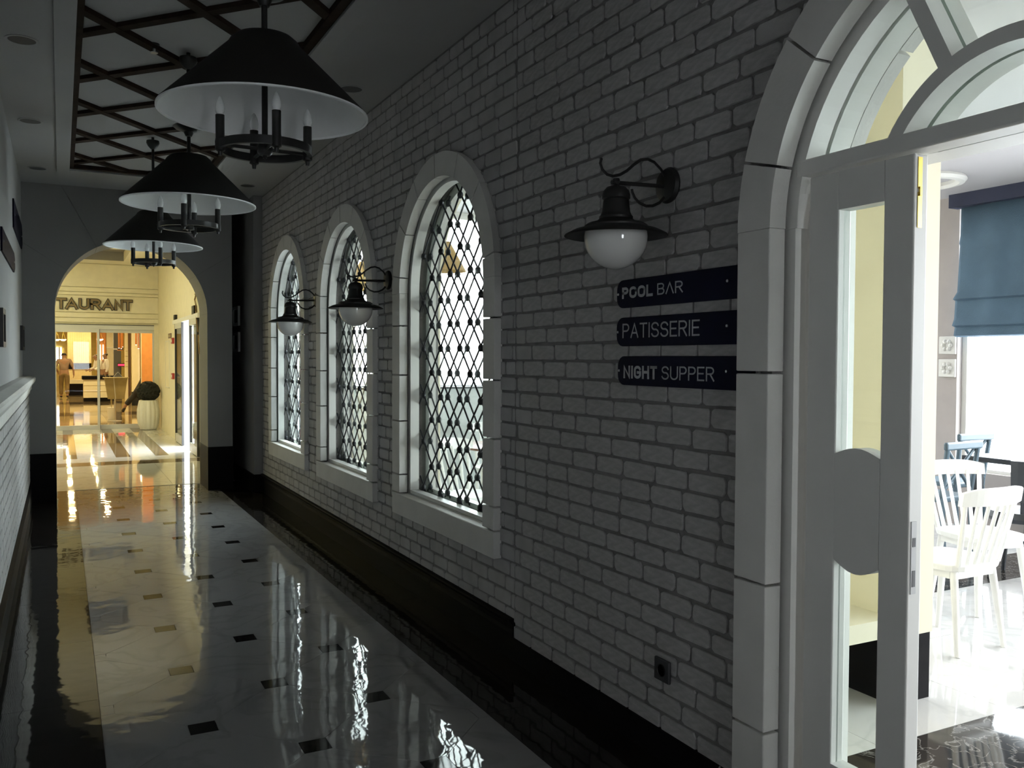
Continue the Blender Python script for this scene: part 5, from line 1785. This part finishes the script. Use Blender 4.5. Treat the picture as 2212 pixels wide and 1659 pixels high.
dark_table(6.78, 3.95, 0.0, 'dark dining table with square legs under the bright window')


def x_chair(x, y, rz, lb):
    r_ = empty('cross_back_chair', (x, y, 0), rz)
    tag(r_, lb, 'chair', 'cross back chairs by the window')
    MB().box(-0.2, 0.2, -0.2, 0.2, 0.43, 0.47).build('seat', 'blue_grey_chair', r_, bevel=0.01)
    for (sx, sy) in ((-1, 1), (1, 1)):
        MB().tube([(sx * 0.17, sy * 0.17, 0.44), (sx * 0.19, sy * 0.19, 0)], [0.02, 0.016], 8).build('leg', 'blue_grey_chair', r_, True)
    for sx in (-1, 1):
        MB().tube([(sx * 0.18, -0.22, 0), (sx * 0.175, -0.185, 0.44), (sx * 0.19, -0.24, 0.86)], 0.019, 8).build('back_post', 'blue_grey_chair', r_, True)
    MB().box(-0.225, 0.225, -0.262, -0.225, 0.83, 0.89).build('top_rail', 'blue_grey_chair', r_, bevel=0.012)
    MB().tube([(-0.18, -0.235, 0.83), (0.17, -0.20, 0.50)], 0.013, 8).build('cross_bar', 'blue_grey_chair', r_, True)
    MB().tube([(0.18, -0.215, 0.83), (-0.17, -0.185, 0.50)], 0.013, 8).build('cross_bar', 'blue_grey_chair', r_, True)
    return r_


x_chair(6.05, 4.55, 0.05, 'blue grey cross back chair closest to the relief tiles')
x_chair(6.85, 5.0, 0.0, 'blue grey cross back chair against the taupe wall')


def tub_chair(x, y, rz, lb):
    r_ = empty('round_back_chair', (x, y, 0), rz)
    tag(r_, lb, 'chair', 'dark round back chairs')
    MB().lathe([(0.0, 0.40), (0.2, 0.40), (0.22, 0.43), (0.21, 0.47), (0.0, 0.48)], 28).build('seat', 'dark_chair', r_, True)
    mb = MB()
    for i in range(18):
        a, b = PI + PI * i / 18, PI + PI * (i + 1) / 18
        q = lambda t_, rr, z: (rr * math.cos(t_), rr * math.sin(t_), z)
        mb.hexa([q(a, 0.20, 0.55), q(b, 0.20, 0.55), q(b, 0.23, 0.55), q(a, 0.23, 0.55), q(a, 0.23, 0.83), q(b, 0.23, 0.83), q(b, 0.255, 0.83), q(a, 0.255, 0.83)])
    weld(mb.build('backrest', 'dark_chair', r_))
    for k in range(4):
        a = PI / 4 + PI / 2 * k
        MB().tube([(0.15 * math.cos(a), 0.15 * math.sin(a), 0.42), (0.21 * math.cos(a), 0.21 * math.sin(a), 0)], [0.018, 0.014], 8).build('leg', 'dark_chair', r_, True)
    for a in (PI + 0.3, 1.5 * PI, 2 * PI - 0.3):
        MB().tube([(0.19 * math.cos(a), 0.19 * math.sin(a), 0.45), (0.215 * math.cos(a), 0.215 * math.sin(a), 0.57)], 0.012, 8).build('back_post', 'dark_chair', r_, True)
    return r_


tub_chair(5.9, 3.75, 0.3, 'glossy dark round back chair beside the dark table')
tub_chair(6.1, 3.35, -0.2, 'dark round back chair at the edge of the view')

# hanging cone shades beyond the lattice
for (x, y, lb) in ((3.0, 7.1, 'tan cone lampshade glimpsed through the largest lattice window'), (2.5, 7.87, 'tan cone lampshade glimpsed through the middle lattice window')):
    r_ = empty('cone_pendant', (x, y, 2.26 if y < 7.5 else 2.13))
    tag(r_, lb, 'pendant lamp', 'tan cone pendants')
    MB().lathe([(0.035, 0.26), (0.18, 0.0), (0.176, 0.0), (0.03, 0.258)], 32, close=False).build('shade', 'orange_shade', r_, True)
    MB().tube([(0, 0, 0.25), (0, 0, 0.74 if y < 7.5 else 0.87)], 0.006, 6).build('cord', 'black_metal', r_)
    MB().lathe([(0.0, 0.13), (0.03, 0.10), (0.035, 0.07), (0.0, 0.03)], 12).build('bulb', 'bulb_glass', r_, True)
# terrace balustrade and outdoor things
ba = empty('terrace_balustrade', (6.0, 13.0, 0))
tag(ba, 'grey glass balustrade on the terrace beyond the dining room', 'balustrade')
MB().box(-3.7, 6, 0, 0.05, 1.04, 1.07).build('top_rail', 'iron', ba)
for i in range(7):
    x = -3.7 + i * 1.6
    MB().box(x, x + 0.05, 0, 0.05, 0, 1.04).build('post', 'steel', ba)
    MB().box(x + 0.07, x + 1.58, 0.02, 0.03, 0.08, 1.03).build('panel', 'glass_rail', ba)
cu = empty('outdoor_curtain', (2.78, 11.0, -0.02))
tag(cu, 'reddish hanging curtain glimpsed through the farthest lattice window', 'curtain')
mb = MB()
n = 40
for i in range(n + 1):
    x = -0.12 + 0.24 * i / n
    y = 0.025 * math.sin(i * 1.1)
    for z in (0.05, 2.5):
        mb.v.append((x, y, z))
        mb.v.append((x, y + 0.012, z))
for i in range(n):
    a, b = 4 * i, 4 * i + 4
    mb.f += [(a, b, b + 2, a + 2), (a + 1, a + 3, b + 3, b + 1), (a, a + 1, b + 1, b), (a + 2, b + 2, b + 3, a + 3)]
mb.build('fabric', 'curtain_red', cu, True)
MB().tube([(-0.16, 0.006, 2.5), (0.20, 0.006, 2.5)], 0.012, 8).build('rod', 'steel', cu)
for x in (-0.15, 0.19):
    MB().tube([(x, 0.006, 0.0), (x, 0.006, 2.5)], 0.012, 8).build('pole', 'steel', cu)
